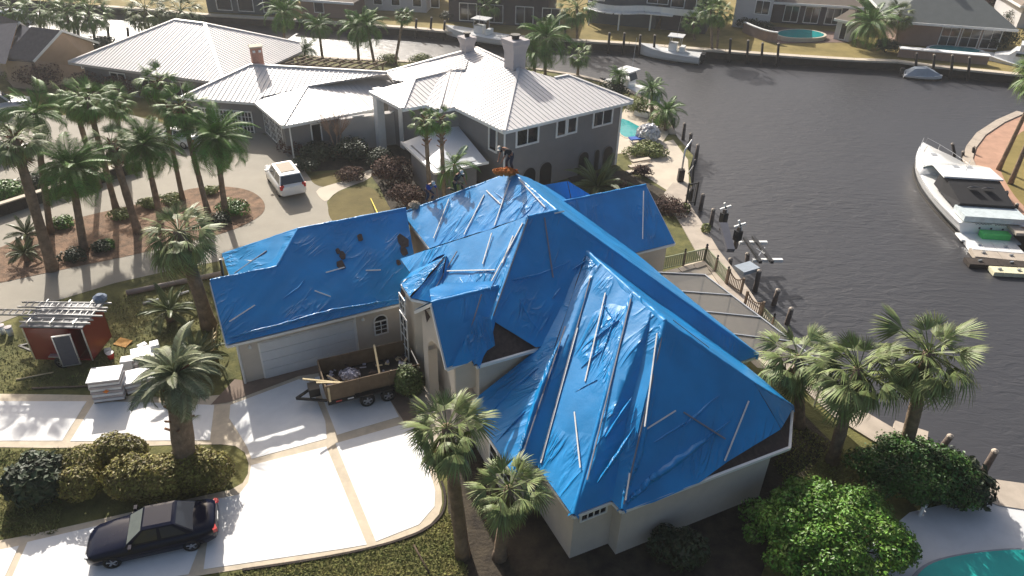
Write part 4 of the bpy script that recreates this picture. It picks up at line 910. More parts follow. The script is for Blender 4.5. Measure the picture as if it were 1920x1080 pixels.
def palm(label, base, crown, kind='fan', size=1.0, seed=1, r=.17, nfr=34, sep=False, wind=(0, 0), boots=.0, bend=.0, group=None, name='palm_tree', dead=0, h=None):
    b = at(*base); b.z = 0; c = at(crown[0], crown[1], h) if h else rise(b, crown[0], crown[1])
    t = thing(name, label, 'palm', b, group); rng = random.Random(seed)
    pl = []; rd = []; k = 9; side = Vector((rng.uniform(-1, 1), rng.uniform(-1, 1), 0))*bend
    for i in range(k+1):
        s = i/k; q = b.lerp(c, s)+side*math.sin(math.pi*s)-vZ*(0.15 if i == 0 else 0); pl.append(q); rd.append(r*(1.35 if i == 0 else 1.08-.28*s)*rng.uniform(.94, 1.06))
    MB().tube(pl, rd, 9).build('trunk', m_trunk, t, smooth=True)
    if boots:
        mb = MB(); nb = 26
        for i in range(nb):
            f = 1-boots*(i/nb); q = b.lerp(c, f); az = i*2.4; d = Vector((math.cos(az), math.sin(az), .75)).normalized()
            mb.beam(q+d*r*.5, q+d*(r+.26), .09, .05)
        mb.build('leaf_bases', m_boot, t)
    c = c-vZ*.05
    if sep:
        bank = {'fan': FAN[0], 'fan2': FAN[1], 'feather': FEA, 'pindo': PIN}[kind]
        for i in range(nfr):
            m, tt = frond_matrix(i, nfr, rng, wind=wind, bottom=-68 if kind[:3] == 'fan' else -38)
            s = size*rng.uniform(.68, 1.14)*(1.0 if tt > .12 else .75)
            inst('frond', bank[min(3, int(tt*4))], t, Matrix.Translation(c) @ m @ Matrix.Scale(s, 4))
        for i in range(dead):
            m = Matrix.Rotation(rng.uniform(0, 6.28), 4, 'Z') @ Matrix.Rotation(RAD(rng.uniform(60, 85)), 4, 'Y')
            inst('dead_frond', FANDEAD, t, Matrix.Translation(c-vZ*.15) @ m @ Matrix.Scale(size*rng.uniform(.8, 1.05), 4))
    else:
        inst('crown', crown_mesh(kind, seed % 4+1, wind=wind), t, Matrix.Translation(c) @ Matrix.Rotation(rng.uniform(0, 6.28), 4, 'Z') @ Matrix.Scale(size, 4))
    return t
WND = (RAD(-20), .22)
palm('tall grey fan palm leaning left of the mulch island, nearest the left edge', (99, 506), (25, 255), 'fan2', 1.08, 3, .30, 41, True, boots=.22, wind=WND, dead=5)
palm('wind swept palm standing just behind the leaning grey fan palm', (95, 438), (65, 212), 'feather', 1.15, 4, .2, 24, True, wind=(RAD(-10), .55))
palm('fan palm at the upper drive lane left of the twin trunked pair', (186, 352), (137, 186), 'fan', 0.94, 5, .2, 36, True, wind=WND, dead=3)
palm('tall fan palm rising beside the upper drive lane', (218, 393), (163, 182), 'fan', 1.05, 6, .2, 39, True, wind=WND, dead=6)
palm('bushy feather palm with a forked looking trunk in the mulch island', (158, 470), (132, 312), 'feather', 1.13, 7, .24, 59, True, wind=WND)
palm('fan palm with shaggy brown leaf bases in the middle of the mulch island', (259, 436), (208, 268), 'fan2', 0.83, 8, .24, 34, True, boots=.3, wind=WND, dead=2)
palm('fan palm behind the feather palms with wind blown crown', (240, 322), (212, 185), 'fan', 0.98, 9, .18, 36, True, wind=WND, dead=5)
palm('full feather palm in the island left of the slim tall trunk', (300, 404), (270, 270), 'feather', 1.13, 10, .2, 59, True, wind=WND)
palm('slim palm with reddish trunk in front of the white roofed house', (343, 376), (297, 150), 'fan', 0.90, 11, .16, 34, True, boots=.25, wind=WND)
palm('tall thin grey trunked fan palm at the right of the island', (391, 402), (338, 195), 'fan', 0.98, 12, .19, 36, True, boots=.2, wind=WND, dead=3)
palm('round feather palm beside the circular drive, rightmost in the island', (424, 406), (404, 258), 'feather', 1.17, 13, .2, 66, True, wind=WND)
palm('large cabbage palm left of the tarped garage', (393, 612), (335, 432), 'fan2', 1.3, 14, .36, 44, True, dead=4)
palm('stout palm with grey green crown behind the olive hedge', (352, 905), (330, 700), 'pindo', 1.0, 15, .46, 44, True, boots=.55, wind=(RAD(200), .12), dead=4)
palm('cabbage palm with bright crown between the driveway and the house front', (868, 1040), (838, 800), 'fan2', 1.0, 16, .26, 46, True, dead=5)
palm('cabbage palm closest to the house corner window', (936, 1045), (955, 915), 'fan2', .9, 17, .24, 42, True, dead=6)
palm('leftmost of the three cabbage palms by the near seawall', (1500, 800), (1498, 668), 'fan2', 1.18, 18, .24, 42, True, dead=5)
palm('curved trunk cabbage palm in the middle of the seawall trio', (1560, 865), (1610, 690), 'fan2', 1.28, 19, .26, 46, True, dead=5)
palm('tallest cabbage palm of the seawall trio, over the water', (1690, 872), (1742, 660), 'fan2', 1.36, 20, .28, 48, True, dead=3)
palm('left one of two slim palms in front of the grey house porch', (808, 400), (797, 222), 'fan', .66, 21, .16, 26, True, boots=.3, dead=2)
palm('right one of two slim palms in front of the grey house porch', (834, 405), (826, 222), 'fan', .66, 22, .16, 26, True, boots=.3, dead=2)
palm('low arching feather palm beside the white porch roof', (858, 400), (852, 308), 'feather', .85, 23, .16, 18, True)
# smaller palms across the water line
SP = [('palm on the canal edge at the top left corner', (30, 70), (18, 12), 'fan', 1.4), ('second palm from the left along the glittering canal', (75, 72), (75, 12), 'fan', 1.5), ('palm third from the left in front of the glittering water', (132, 78), (125, 20), 'fan', 1.5),
      ('palm with thick trunk right of the tan house roof', (180, 82), (166, 20), 'fan', 1.7), ('tall palm with pale leaves above the white roof ridge', (285, 75), (272, 18), 'fan2', 1.7), ('palm right of the pale leaved palm above the white roof', (345, 62), (338, 18), 'fan2', 1.7),
      ('palm with ragged crown on the canal bank above the pergola', (532, 100), (533, 22), 'feather', 1.2), ('leaning slim palm by the canal right of the white roof', (605, 112), (597, 48), 'feather', .9), ('small young palm at the white roof corner', (568, 118), (573, 92), 'feather', .7),
      ('left palm of the pair behind the pergola', (673, 118), (668, 52), 'feather', 1.15), ('right palm of the pair behind the pergola', (702, 120), (688, 48), 'feather', 1.15), ('thin leaning palm with tiny crown by the canal', (740, 122), (757, 28), 'fan', .7),
      ('bushy palm right of the tall white chimney', (1022, 140), (1025, 70), 'feather', 1.6), ('small palm against the white chimney', (1003, 145), (1000, 98), 'feather', 1.1), ('slim palm standing in the canal edge behind the white roof', (1083, 142), (1086, 100), 'fan', .95),
      ('tallest young palm by the moored white boat', (1162, 185), (1160, 140), 'feather', .55), ('slender palm with one sided crown at the pool terrace', (1222, 222), (1222, 168), 'feather', .8), ('slender palm nearest the pool terrace steps', (1248, 245), (1250, 208), 'feather', .8),
      ('palm by the slate grey house on the far bank', (1082, 72), (1082, 12), 'fan', 1.5), ('left palm of the pair on the far bank lawn', (1302, 75), (1300, 38), 'fan', 1.0), ('right palm of the pair on the far bank lawn', (1344, 92), (1350, 22), 'fan', 1.2), ('palm trunk leaning beside the far lawn pair', (1335, 92), (1333, 18), 'fan', 1.1),
      ('date palm with drooping silver fronds on the far bank', (1622, 92), (1634, 44), 'feather', 1.6), ('fan palm in front of the green grey roof', (1680, 90), (1688, 26), 'fan2', 1.2), ('palm beside the far dark brown house', (915, 52), (915, 8), 'fan', 1.1)]
for i, (lb, b_, c_, kd, sz) in enumerate(SP): palm(lb, b_, c_, kd, sz, 40+i, .15, group=None)
# palms with bare trunks on the brick point (crowns above the frame)
palm('bare palm trunk on the brick point, left of two', (1872, 318), (1962, 130), 'fan', 1.4, 81, .17)
palm('bare palm trunk on the brick point, nearer the white cruiser', (1894, 345), (1975, 150), 'fan', 1.4, 82, .17)

# ---- shrubs and hedges
def lobes_cloud(rng, lobes, n, size, zmin=.02, jitter=.06, dense=.25):
    """leaf quads over the union of ellipsoid lobes (c, r) with some inside"""
    mb_v, mb_f = [], []
    tot = sum(r[0]*r[1]+r[0]*r[2] for c, r in lobes)
    for c, r in lobes:
        k = int(n*(r[0]*r[1]+r[0]*r[2])/tot)
        for _ in range(k):
            z = rng.uniform(-.6, 1); a = rng.uniform(0, 6.283); s = math.sqrt(max(0, 1-z*z)); d = Vector((s*math.cos(a), s*math.sin(a), z))
            f = 1+rng.gauss(0, jitter) if rng.random() > dense else rng.uniform(.55, .95)
            f *= 1+.16*noise.noise(Vector((d.x*3+c.x, d.y*3+c.y, d.z*3)))
            p = c+Vector((d.x*r[0], d.y*r[1], d.z*r[2]))*f
            if p.z < zmin: continue
            nn = (d+Vector((rng.uniform(-.8, .8), rng.uniform(-.8, .8), rng.uniform(-.3, .9)))).normalized(); u = nn.orthogonal().normalized(); v = nn.cross(u); q = rng.uniform(0, 6.283)
            u, v = u*math.cos(q)+v*math.sin(q), v*math.cos(q)-u*math.sin(q); s1 = size*rng.uniform(.6, 1.3); s2 = s1*.55; b = len(mb_v)
            mb_v += [p-u*s1, p-v*s2+nn*s2*.25, p+u*s1, p+v*s2+nn*s2*.25]; mb_f.append((b, b+1, b+2, b+3))
    mb = MB(); mb.v = mb_v; mb.f = mb_f; mb.m = [0]*len(mb_f); return mb
def shrub(label, c, r, n=1500, size=.07, m=None, seed=1, name='shrub', cat='shrub', group=None, lob=7, sprd=.62, z0=None, stems=3):
    """c = ground point in the photograph, r = (rx, ry, height)"""
    rng = random.Random(seed); b = at(*c) if not isinstance(c, Vector) else c; t = thing(name, label, cat, b, group); L_ = []
    for i in range(lob):
        a = i*2.4+rng.uniform(-.4, .4); f = math.sqrt((i+.3)/lob)*sprd; s = rng.uniform(.42, .6)
        L_.append((b+Vector((math.cos(a)*r[0]*f, math.sin(a)*r[1]*f, r[2]*(.52-.12*f)+rng.uniform(-.08, .1)*r[2])), (r[0]*s, r[1]*s, r[2]*s*.82)))
    lobes_cloud(rng, L_, n, size).build('foliage', m or m_dkbush, t)
    mb = MB()
    for i in range(stems): mb.tube([b+Vector((rng.uniform(-.1, .1), rng.uniform(-.1, .1), -.05)), b+Vector((rng.uniform(-.5, .5)*r[0], rng.uniform(-.5, .5)*r[1], r[2]*.75))], [.04, .02], 5)
    mb.build('stem', m_stem, t); return t
def clump_tree(label, b, r, nl, n, size, m, seed):
    rng = random.Random(seed); t = thing('broadleaf_tree', label, 'tree', b); L_ = []
    for i in range(nl):
        z = 1-1.15*(i+.5)/nl; s = math.sqrt(max(0, 1-z*z)); a = i*2.39996+rng.uniform(-.3, .3); f = rng.uniform(.70, .98)
        c = b+Vector((math.cos(a)*s*r[0]*f, math.sin(a)*s*r[1]*f, r[2]*(.46+.46*z*f))); q = rng.uniform(.30, .52)
        L_.append((c, (q*1.15, q*1.15, q*.8)))
    lobes_cloud(rng, L_, n, size, jitter=.14, dense=.3).build('foliage', m, t)
    mb = MB()
    for i in range(7):
        a = i*.9; e_ = b+Vector((math.cos(a)*r[0]*.6, math.sin(a)*r[1]*.6, r[2]*.62)); mb.tube([b-vZ*.05+Vector((math.cos(a)*.05, math.sin(a)*.05, 0)), b.lerp(e_, .45)+vZ*.25, e_], [.08, .06, .025], 6)
    mb.build('branch', m_stem, t, smooth=True)
clump_tree('big bright green broadleaf tree filling the lower right foreground', at(1545, 1040), (3.0, 2.3, 2.5), 84, 34000, .075, m_bush, 1)
clump_tree('smaller green broadleaf tree behind the foreground one near the pool terrace', at(1700, 915), (2.5, 1.6, 2.0), 60, 20000, .075, leafmat('deep_green_leaf', lin((40, 72, 26)), lin((76, 108, 44)), .45, .45), 2)
shrub('dark spiky shrub at the seawall corner above the pool terrace', (1775, 925), (1.6, 1.3, 1.6), 3500, .16, m_dkbush, 3)
shrub('black shaded shrub against the long side wall', (1262, 1050), (1.1, 1.0, 1.5), 2500, .10, m_dkbush, 4)
shrub('clipped round topiary bush beside the portico', (768, 745), (.95, .95, 1.75), 6000, .07, leafmat('topiary_leaf', lin((62, 78, 36)), lin((90, 104, 52)), .35), 5, 'topiary', lob=5, sprd=.25)
shrub('dark spiky shrub left of the olive hedge', (85, 925), (1.35, 1.2, 1.7), 4500, .17, m_dkbush, 6)
def hedge(label, path, w, h, seed, n):
    rng = random.Random(seed); p_ = px(path); t = thing('hedge', label, 'hedge', p_[len(p_)//2]); L_ = []
    for i in range(len(p_)-1):
        d = (p_[i+1]-p_[i]).length; k = max(1, int(d/.55))
        for j in range(k):
            q = p_[i].lerp(p_[i+1], j/k); L_.append((q+Vector((rng.uniform(-.15, .15), rng.uniform(-.15, .15), h*.48)), (w*rng.uniform(.85, 1.1), w*rng.uniform(.85, 1.1), h*rng.uniform(.46, .58))))
    lobes_cloud(rng, L_, n, .075, jitter=.03, dense=.15).build('foliage', m_hedge, t)
    mb = MB()
    for c, r in L_: mb.tube([c-vZ*c.z, c+vZ*.1], [.05, .03], 5)
    mb.build('stem', m_stem, t)
hedge('long clipped olive hedge in front of the stout palm', [(255, 922), (330, 922), (405, 905), (440, 890)], .95, 1.75, 11, 15000)
hedge('short olive hedge curling round at the left of the long hedge', [(158, 932), (170, 895), (215, 872), (270, 868)], .8, 1.6, 12, 8000)
# cycads
def cycad(label, base, size, seed, n=22, name='sago_palm', h=.6):
    b = at(*base); t = thing(name, label, 'cycad', b); rng = random.Random(seed)
    MB().tube([b-vZ*.05, b+vZ*h*.5, b+vZ*h], [.2*size, .22*size, .16*size], 8).build('trunk', m_trunk, t, smooth=True)
    for i in range(n):
        m, tt = frond_matrix(i, n, rng, 75, -5); inst('frond', CYC[min(2, int(tt*3))], t, Matrix.Translation(b+vZ*h) @ m @ Matrix.Scale(size*rng.uniform(.85, 1.1), 4))
cycad('sago palm with glossy fronds in front of the large cabbage palm', (322, 600), 1.35, 1)
cycad('spreading sago palm beside the grey house arches', (1118, 372), 2.1, 2, 26, h=.9)
cycad('dark sago palm at the foot of the garage corner', (372, 690), 1.3, 3)
cycad('sago palm below the palm trunks at the left of the island', (55, 455), 1.1, 4)
cycad('small sago palm at the lower edge of the mulch island', (52, 490), .9, 5)
cycad('low sago fronds over the wrapped shingle stacks', (330, 735), 1.2, 6, 16)
# bedding shrubs
SH = [((118, 425), .9, .7, m_bush, 'low bright green shrub in the island behind the leaning trunk'), ((190, 470), .7, .6, m_dkbush, 'dark shrub at the lower island edge beside the drive'), ((228, 408), .9, .6, m_ltbush, 'yellow green shrub by the upper edge of the island'),
      ((320, 380), 1.0, .6, m_ltbush, 'pale grassy shrub in the island under the slim trunk'), ((280, 388), .8, .6, m_ltbush, 'grassy clump between two island trunks'), ((440, 400), 1.4, .9, m_bush, 'bright green shrub at the right end of the island'), ((412, 418), 1.0, .7, m_dkbush, 'dark shrub below the rightmost island palm'),
      ((395, 362), .7, .5, m_ltbush, 'small clump at the top of the island by the drive'), ((140, 485), .9, .6, m_dkbush, 'dark shrub under the forked trunk palm'), ((200, 465), .6, .5, m_bush, 'green tuft by the drive in the island'),
      ((15, 370), 1.6, 1.2, m_bush, 'bright shrub against the low wall at the left edge'), ((70, 350), 1.3, 1.0, m_dkbush, 'dark shrub along the low wall'), ((150, 320), 1.4, 1.1, m_dkbush, 'dark shrub behind the low wall under the palms'), ((235, 292), 1.4, 1.1, m_dkbush, 'rounded shrub at the far end of the low wall'),
      ((735, 345), 1.6, 2.0, m_redb, 'brown withered shrub in front of the grey house porch'), ((760, 385), 1.5, 1.5, m_redb, 'brown withered shrub next to the tarped tower'), ((715, 315), 1.2, 1.6, m_dkbush, 'dark shrub by the porch column'), ((665, 300), 1.6, 1.8, m_dkbush, 'dark round shrub under the bare crape myrtle'),
      ((550, 288), 1.2, 1.4, m_redb, 'reddish shrub at the corner of the glazed garage'), ((600, 300), 1.6, 1.4, m_dkbush, 'dark hedge clump along the garage wing wall'), ((660, 335), 1.2, .9, m_redb, 'brown shrub beside the garden path'), ((575, 318), 1.3, 1.0, m_dkbush, 'low dark shrub behind the white vehicle'),
      ((1160, 372), 1.3, 1.6, m_redb, 'red brown shrub right of the spreading sago palm'), ((1255, 400), 1.5, 1.1, m_redb, 'withered brown bush by the seawall path'), ((1205, 330), .9, .9, m_redb, 'rust coloured shrub beside the terrace steps'), ((1218, 288), 1.6, .9, m_ltbush, 'yellow green hedge along the terrace planter'),
      ((1190, 292), 1.0, .8, m_ltbush, 'yellow green clump next to the terrace planter hedge'), ((1150, 185), 1.6, 1.8, m_dkbush, 'leafy shrubs hiding the moored white boat'), ((1195, 215), 1.5, 1.6, m_ltbush, 'pale green shrub at the pool terrace edge'), ((1235, 240), 1.1, 1.2, m_ltbush, 'pale shrub by the slender terrace palm'),
      ((80, 165), 2.4, 2.6, m_redb, 'purple brown shrub below the tan house'), ((160, 180), 2.2, 2.2, m_redb, 'brown bush in front of the white roofed house wall'), ((230, 180), 2.0, 2.0, m_redb, 'second brown bush along the white roofed house wall'), ((30, 152), 1.3, 1.3, m_ltbush, 'lime green shrub below the tan house'),
      ((300, 185), 1.8, 1.6, m_redb, 'brown bush behind the slim reddish trunk'), ((195, 92), 1.8, 1.4, m_dkbush, 'green shrub by the canal beside the tan house'), ((1400, 52), 1.6, 1.4, m_dkbush, 'dark clipped bush below the white block house'), ((1430, 58), 1.5, 1.3, m_dkbush, 'second clipped bush below the white block house'),
      ((1622, 38), 3.0, 3.2, m_bush, 'round green tree left of the green grey roof'), ((1660, 98), 1.8, 1.6, m_dkbush, 'dark shrub by the far canal stairs'), ((1880, 90), 2.5, 2.6, m_dkbush, 'dark hedge right of the green roofed house'), ((1855, 92), 1.8, 2.0, m_dkbush, 'dark bush at the glazed pool front corner'),
      ((840, 38), 1.2, 1.2, m_dkbush, 'round clipped bush by the far moored boat'), ((730, 118), 1.2, 1.0, m_ltbush, 'low shrub by the canal behind the pergola'), ((790, 120), 1.4, 1.1, m_ltbush, 'low pale shrub beside the canal behind the grey house roof'), ((1905, 44), 2.0, 2.0, m_dkbush, 'dark bush at the upper right street')]
for i, (c, r, h, m, lb) in enumerate(SH): shrub(lb, c, (r, r*.85, h), 900 if r < 1.2 else 1500, .085 if r < 1.6 else .13, m, 100+i)
# bare crape myrtle in front of the garage wing
cm = thing('bare_tree', 'leafless crape myrtle in front of the grey garage wing', 'tree', at(632, 290)); rng = random.Random(5)
tr_ = MB(); tw = MB(); b = at(632, 290)
for i in range(5):
    a = i*1.256+.3; t1 = b+Vector((math.cos(a)*.45, math.sin(a)*.45, 1.7)); tr_.tube([b+Vector((math.cos(a)*.08, math.sin(a)*.08, -.05)), b.lerp(t1, .5), t1], [.07, .055, .045], 6)
    for j in range(7):
        a2 = a+rng.uniform(-.9, .9); t2 = t1+Vector((math.cos(a2)*rng.uniform(.3, 1.0), math.sin(a2)*rng.uniform(.3, 1.0), rng.uniform(.9, 1.7))); tw.tube([t1, t2], [.03, .012], 4)
        for k in range(4): tw.tube([t1.lerp(t2, .5+.12*k), t1.lerp(t2, .5+.12*k)+Vector((rng.uniform(-.45, .45), rng.uniform(-.45, .45), rng.uniform(.2, .7)))], [.012, .005], 3)
tr_.build('trunk', m_twig, cm, smooth=True); stuff(tw.build('twigs', m_twig, cm))
# far brown woods at the top right
rng = random.Random(3); mbw = []
for i in range(16): mbw.append((at(1700+i*18, 4+rng.uniform(-3, 3))+vZ*1.8, (3.5, 3, 3)))
fw_ = lobes_cloud(rng, mbw, 9000, .35).build('far_woods', m_redb); stuff(fw_); tag(fw_, 'brown leafless woods along the upper right skyline', 'woods')
# sparse grass tufts and leaf litter on the near lawns
rng = random.Random(9); mb = MB()
def litter(poly, n, mb=mb):
    q = px(poly); xs = [p.x for p in q]; ys = [p.y for p in q]
    def inside(x, y):
        r = False; j = len(q)-1
        for i in range(len(q)):
            if (q[i].y > y) != (q[j].y > y) and x < (q[j].x-q[i].x)*(y-q[i].y)/(q[j].y-q[i].y)+q[i].x: r = not r
            j = i
        return r
    k = 0
    while k < n:
        x, y = rng.uniform(min(xs), max(xs)), rng.uniform(min(ys), max(ys))
        if not inside(x, y): continue
        k += 1; a = rng.uniform(0, 6.28); s = rng.uniform(.04, .11); d = Vector((math.cos(a), math.sin(a), 0))*s; h = vZ*rng.uniform(.03, .12); p = Vector((x, y, .005)); w = Vector((-d.y, d.x, 0))*.35
        mb.add([p-w, p+w, p+d+h], [(0, 1, 2)])
litter([(420, 1078), (640, 1042), (790, 1008), (840, 960), (880, 1078)], 4500); litter([(0, 845), (130, 842), (110, 1000), (0, 1010)], 4000); litter([(100, 600), (300, 530), (420, 510), (420, 680), (300, 720), (0, 735), (0, 650)], 8000)
litter([(1450, 870), (1490, 790), (1590, 850), (1640, 890), (1500, 960)], 3500)
stuff(tag(mb.build('grass_tufts', leafmat('grass_blade', lin((88, 96, 46)), lin((136, 130, 76)), .4, .8)), 'loose grass tufts and litter over the near lawns', 'grass'))
# ================================================================ vehicles
m_tail = mat('red_lens', (0.5, 0.02, 0.02), .2, var=0); m_head = mat('clear_lens', (.7, .72, .74), .1, var=0); m_rim = mat('alloy', (.55, .55, .56), .3, metal=.9, var=.05)
m_wshield = mat('pale_windscreen', (.16, .18, .17), .05, var=.1, spec=.8); m_plate = mat('number_plate', (.7, .7, .68), .5)
def wheel(par, x, y, r, w):
    mb = MB(); rings = []
    for rr, yy in ((r*.62, -w/2), (r*.9, -w/2), (r, -w*.3), (r, w*.3), (r*.9, w/2), (r*.62, w/2)):
        rings.append([Vector((x+rr*math.cos(a), y+yy, r+rr*math.sin(a))) for a in [i*math.pi/10 for i in range(20)]])
    o = mb.loft(rings, caps=False).build('wheel', m_rubber, par, smooth=True)
    s = 1 if y > 0 else -1; yo = y+s*w*.38; mb = MB()
    for i in range(5):
        a = i*2*math.pi/5+.3; c_, s_ = math.cos(a), math.sin(a); mb.beam((x, yo, r), (x+r*.6*c_, yo, r+r*.6*s_), r*.2, .03, up=(0, 1, 0))
    mb.loft([[Vector((x+q*math.cos(a), yo, r+q*math.sin(a))) for a in [i*math.pi/10 for i in range(20)]] for q in (r*.56, r*.66)], caps=False)
    mb.box((x, yo, r), (r*.26, .05, r*.26)); mb.build('rim', m_rim, o)
    MB().loft([[Vector((x+q*math.cos(a), y+s*w*.1, r+q*math.sin(a))) for a in [i*math.pi/10 for i in range(20)]] for q in (.01, r*.62)], caps=False).build('brake_disc', m_black, o)
def car(label, loc, rz, kind, paint, cat='car', name='car'):
    t = thing(name, label, cat, loc, rotz=rz)
    if kind == 'sedan':
        ST = [(2.32, .50, .36, .54, .57), (2.24, .70, .22, .62, .67), (1.95, .83, .18, .70, .78), (1.40, .88, .18, .77, .87), (.85, .89, .18, .83, .94), (0, .89, .18, .86, .95), (-.9, .89, .18, .88, .97), (-1.45, .88, .18, .90, 1.0), (-1.9, .85, .20, .88, 1.0), (-2.2, .77, .26, .84, .96), (-2.30, .64, .40, .72, .78)]
        gb = (.92, -1.62, .80, .93); gt = (.20, -.88, .58, 1.40); wb = (1.42, -1.33); wr = .32; tw = .78
    else:
        ST = [(2.42, .60, .42, .74, .80), (2.36, .82, .30, .86, .92), (2.05, .96, .26, .98, 1.04), (1.45, 1.0, .26, 1.04, 1.10), (.95, 1.0, .26, 1.06, 1.13), (0, 1.0, .26, 1.08, 1.14), (-1.2, 1.0, .26, 1.10, 1.16), (-2.0, .98, .28, 1.10, 1.16), (-2.36, .92, .34, 1.08, 1.14), (-2.45, .82, .46, .96, 1.02)]
        gb = (1.05, -2.36, .92, 1.10); gt = (.35, -2.0, .72, 1.80); wb = (1.46, -1.46); wr = .38; tw = .86
    rings = []
    for x, hw, zl, zs, zt in ST:
        h = [(0, zl), (.82*hw, zl), (hw*.98, zl+.1), (hw, (zl+zs)/2), (hw*.97, zs), (hw*.80, zt-.02), (hw*.4, zt), (0, zt+.012)]
        rings.append([Vector((x, y, z)) for y, z in h]+[Vector((x, -y, z)) for y, z in h[-2:0:-1]])
    MB().loft(rings).build('body', paint, t, smooth=True, fix=True)
    (xf, xr, hb, zb), (tf, tr, ht, zt) = gb, gt
    r0 = [Vector((xf, hb, zb-.06)), Vector((xf, -hb, zb-.06)), Vector((xr, -hb, zb-.04)), Vector((xr, hb, zb-.04))]; r1 = [Vector((tf, ht, zt)), Vector((tf, -ht, zt)), Vector((tr, -ht, zt-.01)), Vector((tr, ht, zt-.01))]
    cab = MB(); cab.loft([r0, [p.lerp(q, .9) for p, q in zip(r0, r1)], r1, [p*1+Vector((0, 0, .035))-Vector((p.x*.10, p.y*.22, 0)) for p in r1]]); cab.build('cabin', paint, t, smooth=False, fix=True)
    def pane(nm, a, b, c, d, m, k=.012, ins=.08):
        n_ = (b-a).cross(d-a).normalized(); ce = (a+b+c+d)/4
        if n_.dot(ce-Vector((0, 0, zb))) < 0: n_ = -n_
        q = [p.lerp(ce, ins)+n_*k for p in (a, b, c, d)]; MB().loft([[p-n_*k*.6 for p in q], q]).build(nm, m, t)
    m9 = [p.lerp(q, .95) for p, q in zip(r0, r1)]; m1 = [p.lerp(q, .14) for p, q in zip(r0, r1)]
    pane('windscreen', m1[0], m1[1], m9[1], m9[0], m_wshield if kind == 'sedan' else m_glass); pane('rear_window', m1[2], m1[3], m9[3], m9[2], m_glass)
    for i, j in ((0, 3), (1, 2)):
        for f0, f1 in ((.06, .47), (.52, .90)):
            pane('side_window', m1[i].lerp(m1[j], f0), m1[i].lerp(m1[j], f1), m9[i].lerp(m9[j], f1), m9[i].lerp(m9[j], f0), m_glass, ins=.05)
    zr_ = zt+.036
    if kind != 'sedan': MB().box(((tf+tr)/2+.1, 0, zr_+.02), (1.7, 1.05, .012)).build('sunroof', mat('sunroof_glass', (.012, .012, .014), .06, var=0, spec=.4), t)
    for s in (1, -1):
        f = ST[1]; MB().box((f[0]-.05, s*f[1]*.80, f[3]-.03), (.16, .24, .13), rz=s*-.5).build('headlight', m_head, t)
        f = ST[-2]; MB().box((f[0]-.02, s*f[1]*.86, f[3]-.05), (.16, .26, .16 if kind == 'sedan' else .32), rz=s*.35).build('tail_light', m_tail, t)
        MB().box((xf-.28, s*(hb+.16), zb+.08), (.12, .2, .13)).build('mirror', paint, t)
        for x in wb: wheel(t, x, s*tw, wr, .21)
    MB().box((ST[-1][0]-.012, 0, ST[-1][3]-.02), (.02, .42, .13)).build('number_plate', m_plate, t)
    MB().box((ST[0][0]+.005, 0, ST[0][2]+.10), (.03, .7, .12)).build('grille', m_black, t)
    return t
m_navy = mat('navy_car_paint', (.006, .008, .022), .12, var=.05, spec=.3, coat=.0); m_wpaint = mat('white_car_paint', (.72, .72, .72), .25, var=.02, coat=.6); m_silver = mat('silver_car_paint', (.42, .43, .45), .3, var=.03, metal=.5)
wf_, wr_ = at(212, 1064), at(368, 1030); d_ = (wf_-wr_).normalized(); lft = Vector((-d_.y, d_.x, 0))
car('dark navy sedan parked on the white driveway', (wf_+wr_)/2-lft*.80+d_*(-.02), math.atan2(d_.y, d_.x), 'sedan', m_navy)
rc = (at(531, 376)+at(577, 373))/2; d_ = (at(509, 345)-at(529, 375)).normalized()
car('white sport utility vehicle with black glass on the circular drive', rc+d_*2.5, math.atan2(d_.y, d_.x), 'suv', m_wpaint)
car('white car half hidden behind the tall palm trunks', at(335, 268), RAD(160), 'sedan', m_wpaint)
car('silver car cut off by the left photo edge near the lawn', at(5, 212), RAD(35), 'suv', m_silver)
car('white car cut off by the left photo edge on the pale drive', at(-2, 300), RAD(40), 'sedan', m_wpaint)
car('small dark car on the far street above the brown roof', at(1600, 12), RAD(15), 'suv', m_silver)

# ---- red enclosed trailer with roof rack ladders
m_red = mat('red_trailer_paint', lin((126, 30, 27)), .35, var=.06, scale=1.0, coat=.3); m_dgrey = mat('dark_grey_panel', lin((84, 86, 96)), .5, var=.08)
p0, p1 = at(70, 686), at(180, 688); tu = (p1-p0).normalized(); tL = (p1-p0).length
tr = thing('cargo_trailer', 'red enclosed cargo trailer with ladders on its roof', 'trailer', p0, rotz=math.atan2(tu.y, tu.x)); tW, z0, z1 = 2.0, .42, 2.35
def tbx(nm, c, s, m, rz=0, par=tr): return MB().box(c, s, rz, 0).build(nm, m, par)
body = MB(); body.loft([[Vector((x, y, z)) for y, z in ((0, z0), (tW, z0), (tW, z1), (tW*.5, z1+.06), (0, z1))] for x in (0, tL-.7)]); body.build('box_body', m_red, tr, fix=True)
sd_ = MB(); sd_.box((tL-.35, tW-.03, (z0+z1)/2), (.7, .06, z1-z0)); sd_.box((tL-.35, tW/2, z1+.01), (.7, tW, .06)); sd_.box((tL-.03, tW/2, (z0+z1)/2), (.06, tW-.1, z1-z0)); sd_.box((tL-.35, tW/2, z0+.04), (.7, tW, .08)); sd_.build('door_bay', m_red, tr)
tbx('roof_panel', (tL/2, tW/2, z1+.09), (tL+.1, tW+.08, .07), mat('trailer_roof_sheet', (.22, .22, .23), .6, var=.15))
for x in (0.03, tL-.03): tbx('corner_trim', (x, -.012, (z0+z1)/2), (.07, .03, z1-z0), m_alu)
dr = tbx('side_door', (tL-.85, -.42, 1.35), (.78, .06, 1.75), m_dgrey, .28)
for sx in (-.39, .39): tbx('door_trim', (tL-.85+sx*.96, -.42+sx*.28, 1.35), (.05, .09, 1.8), m_alu, .28, dr)
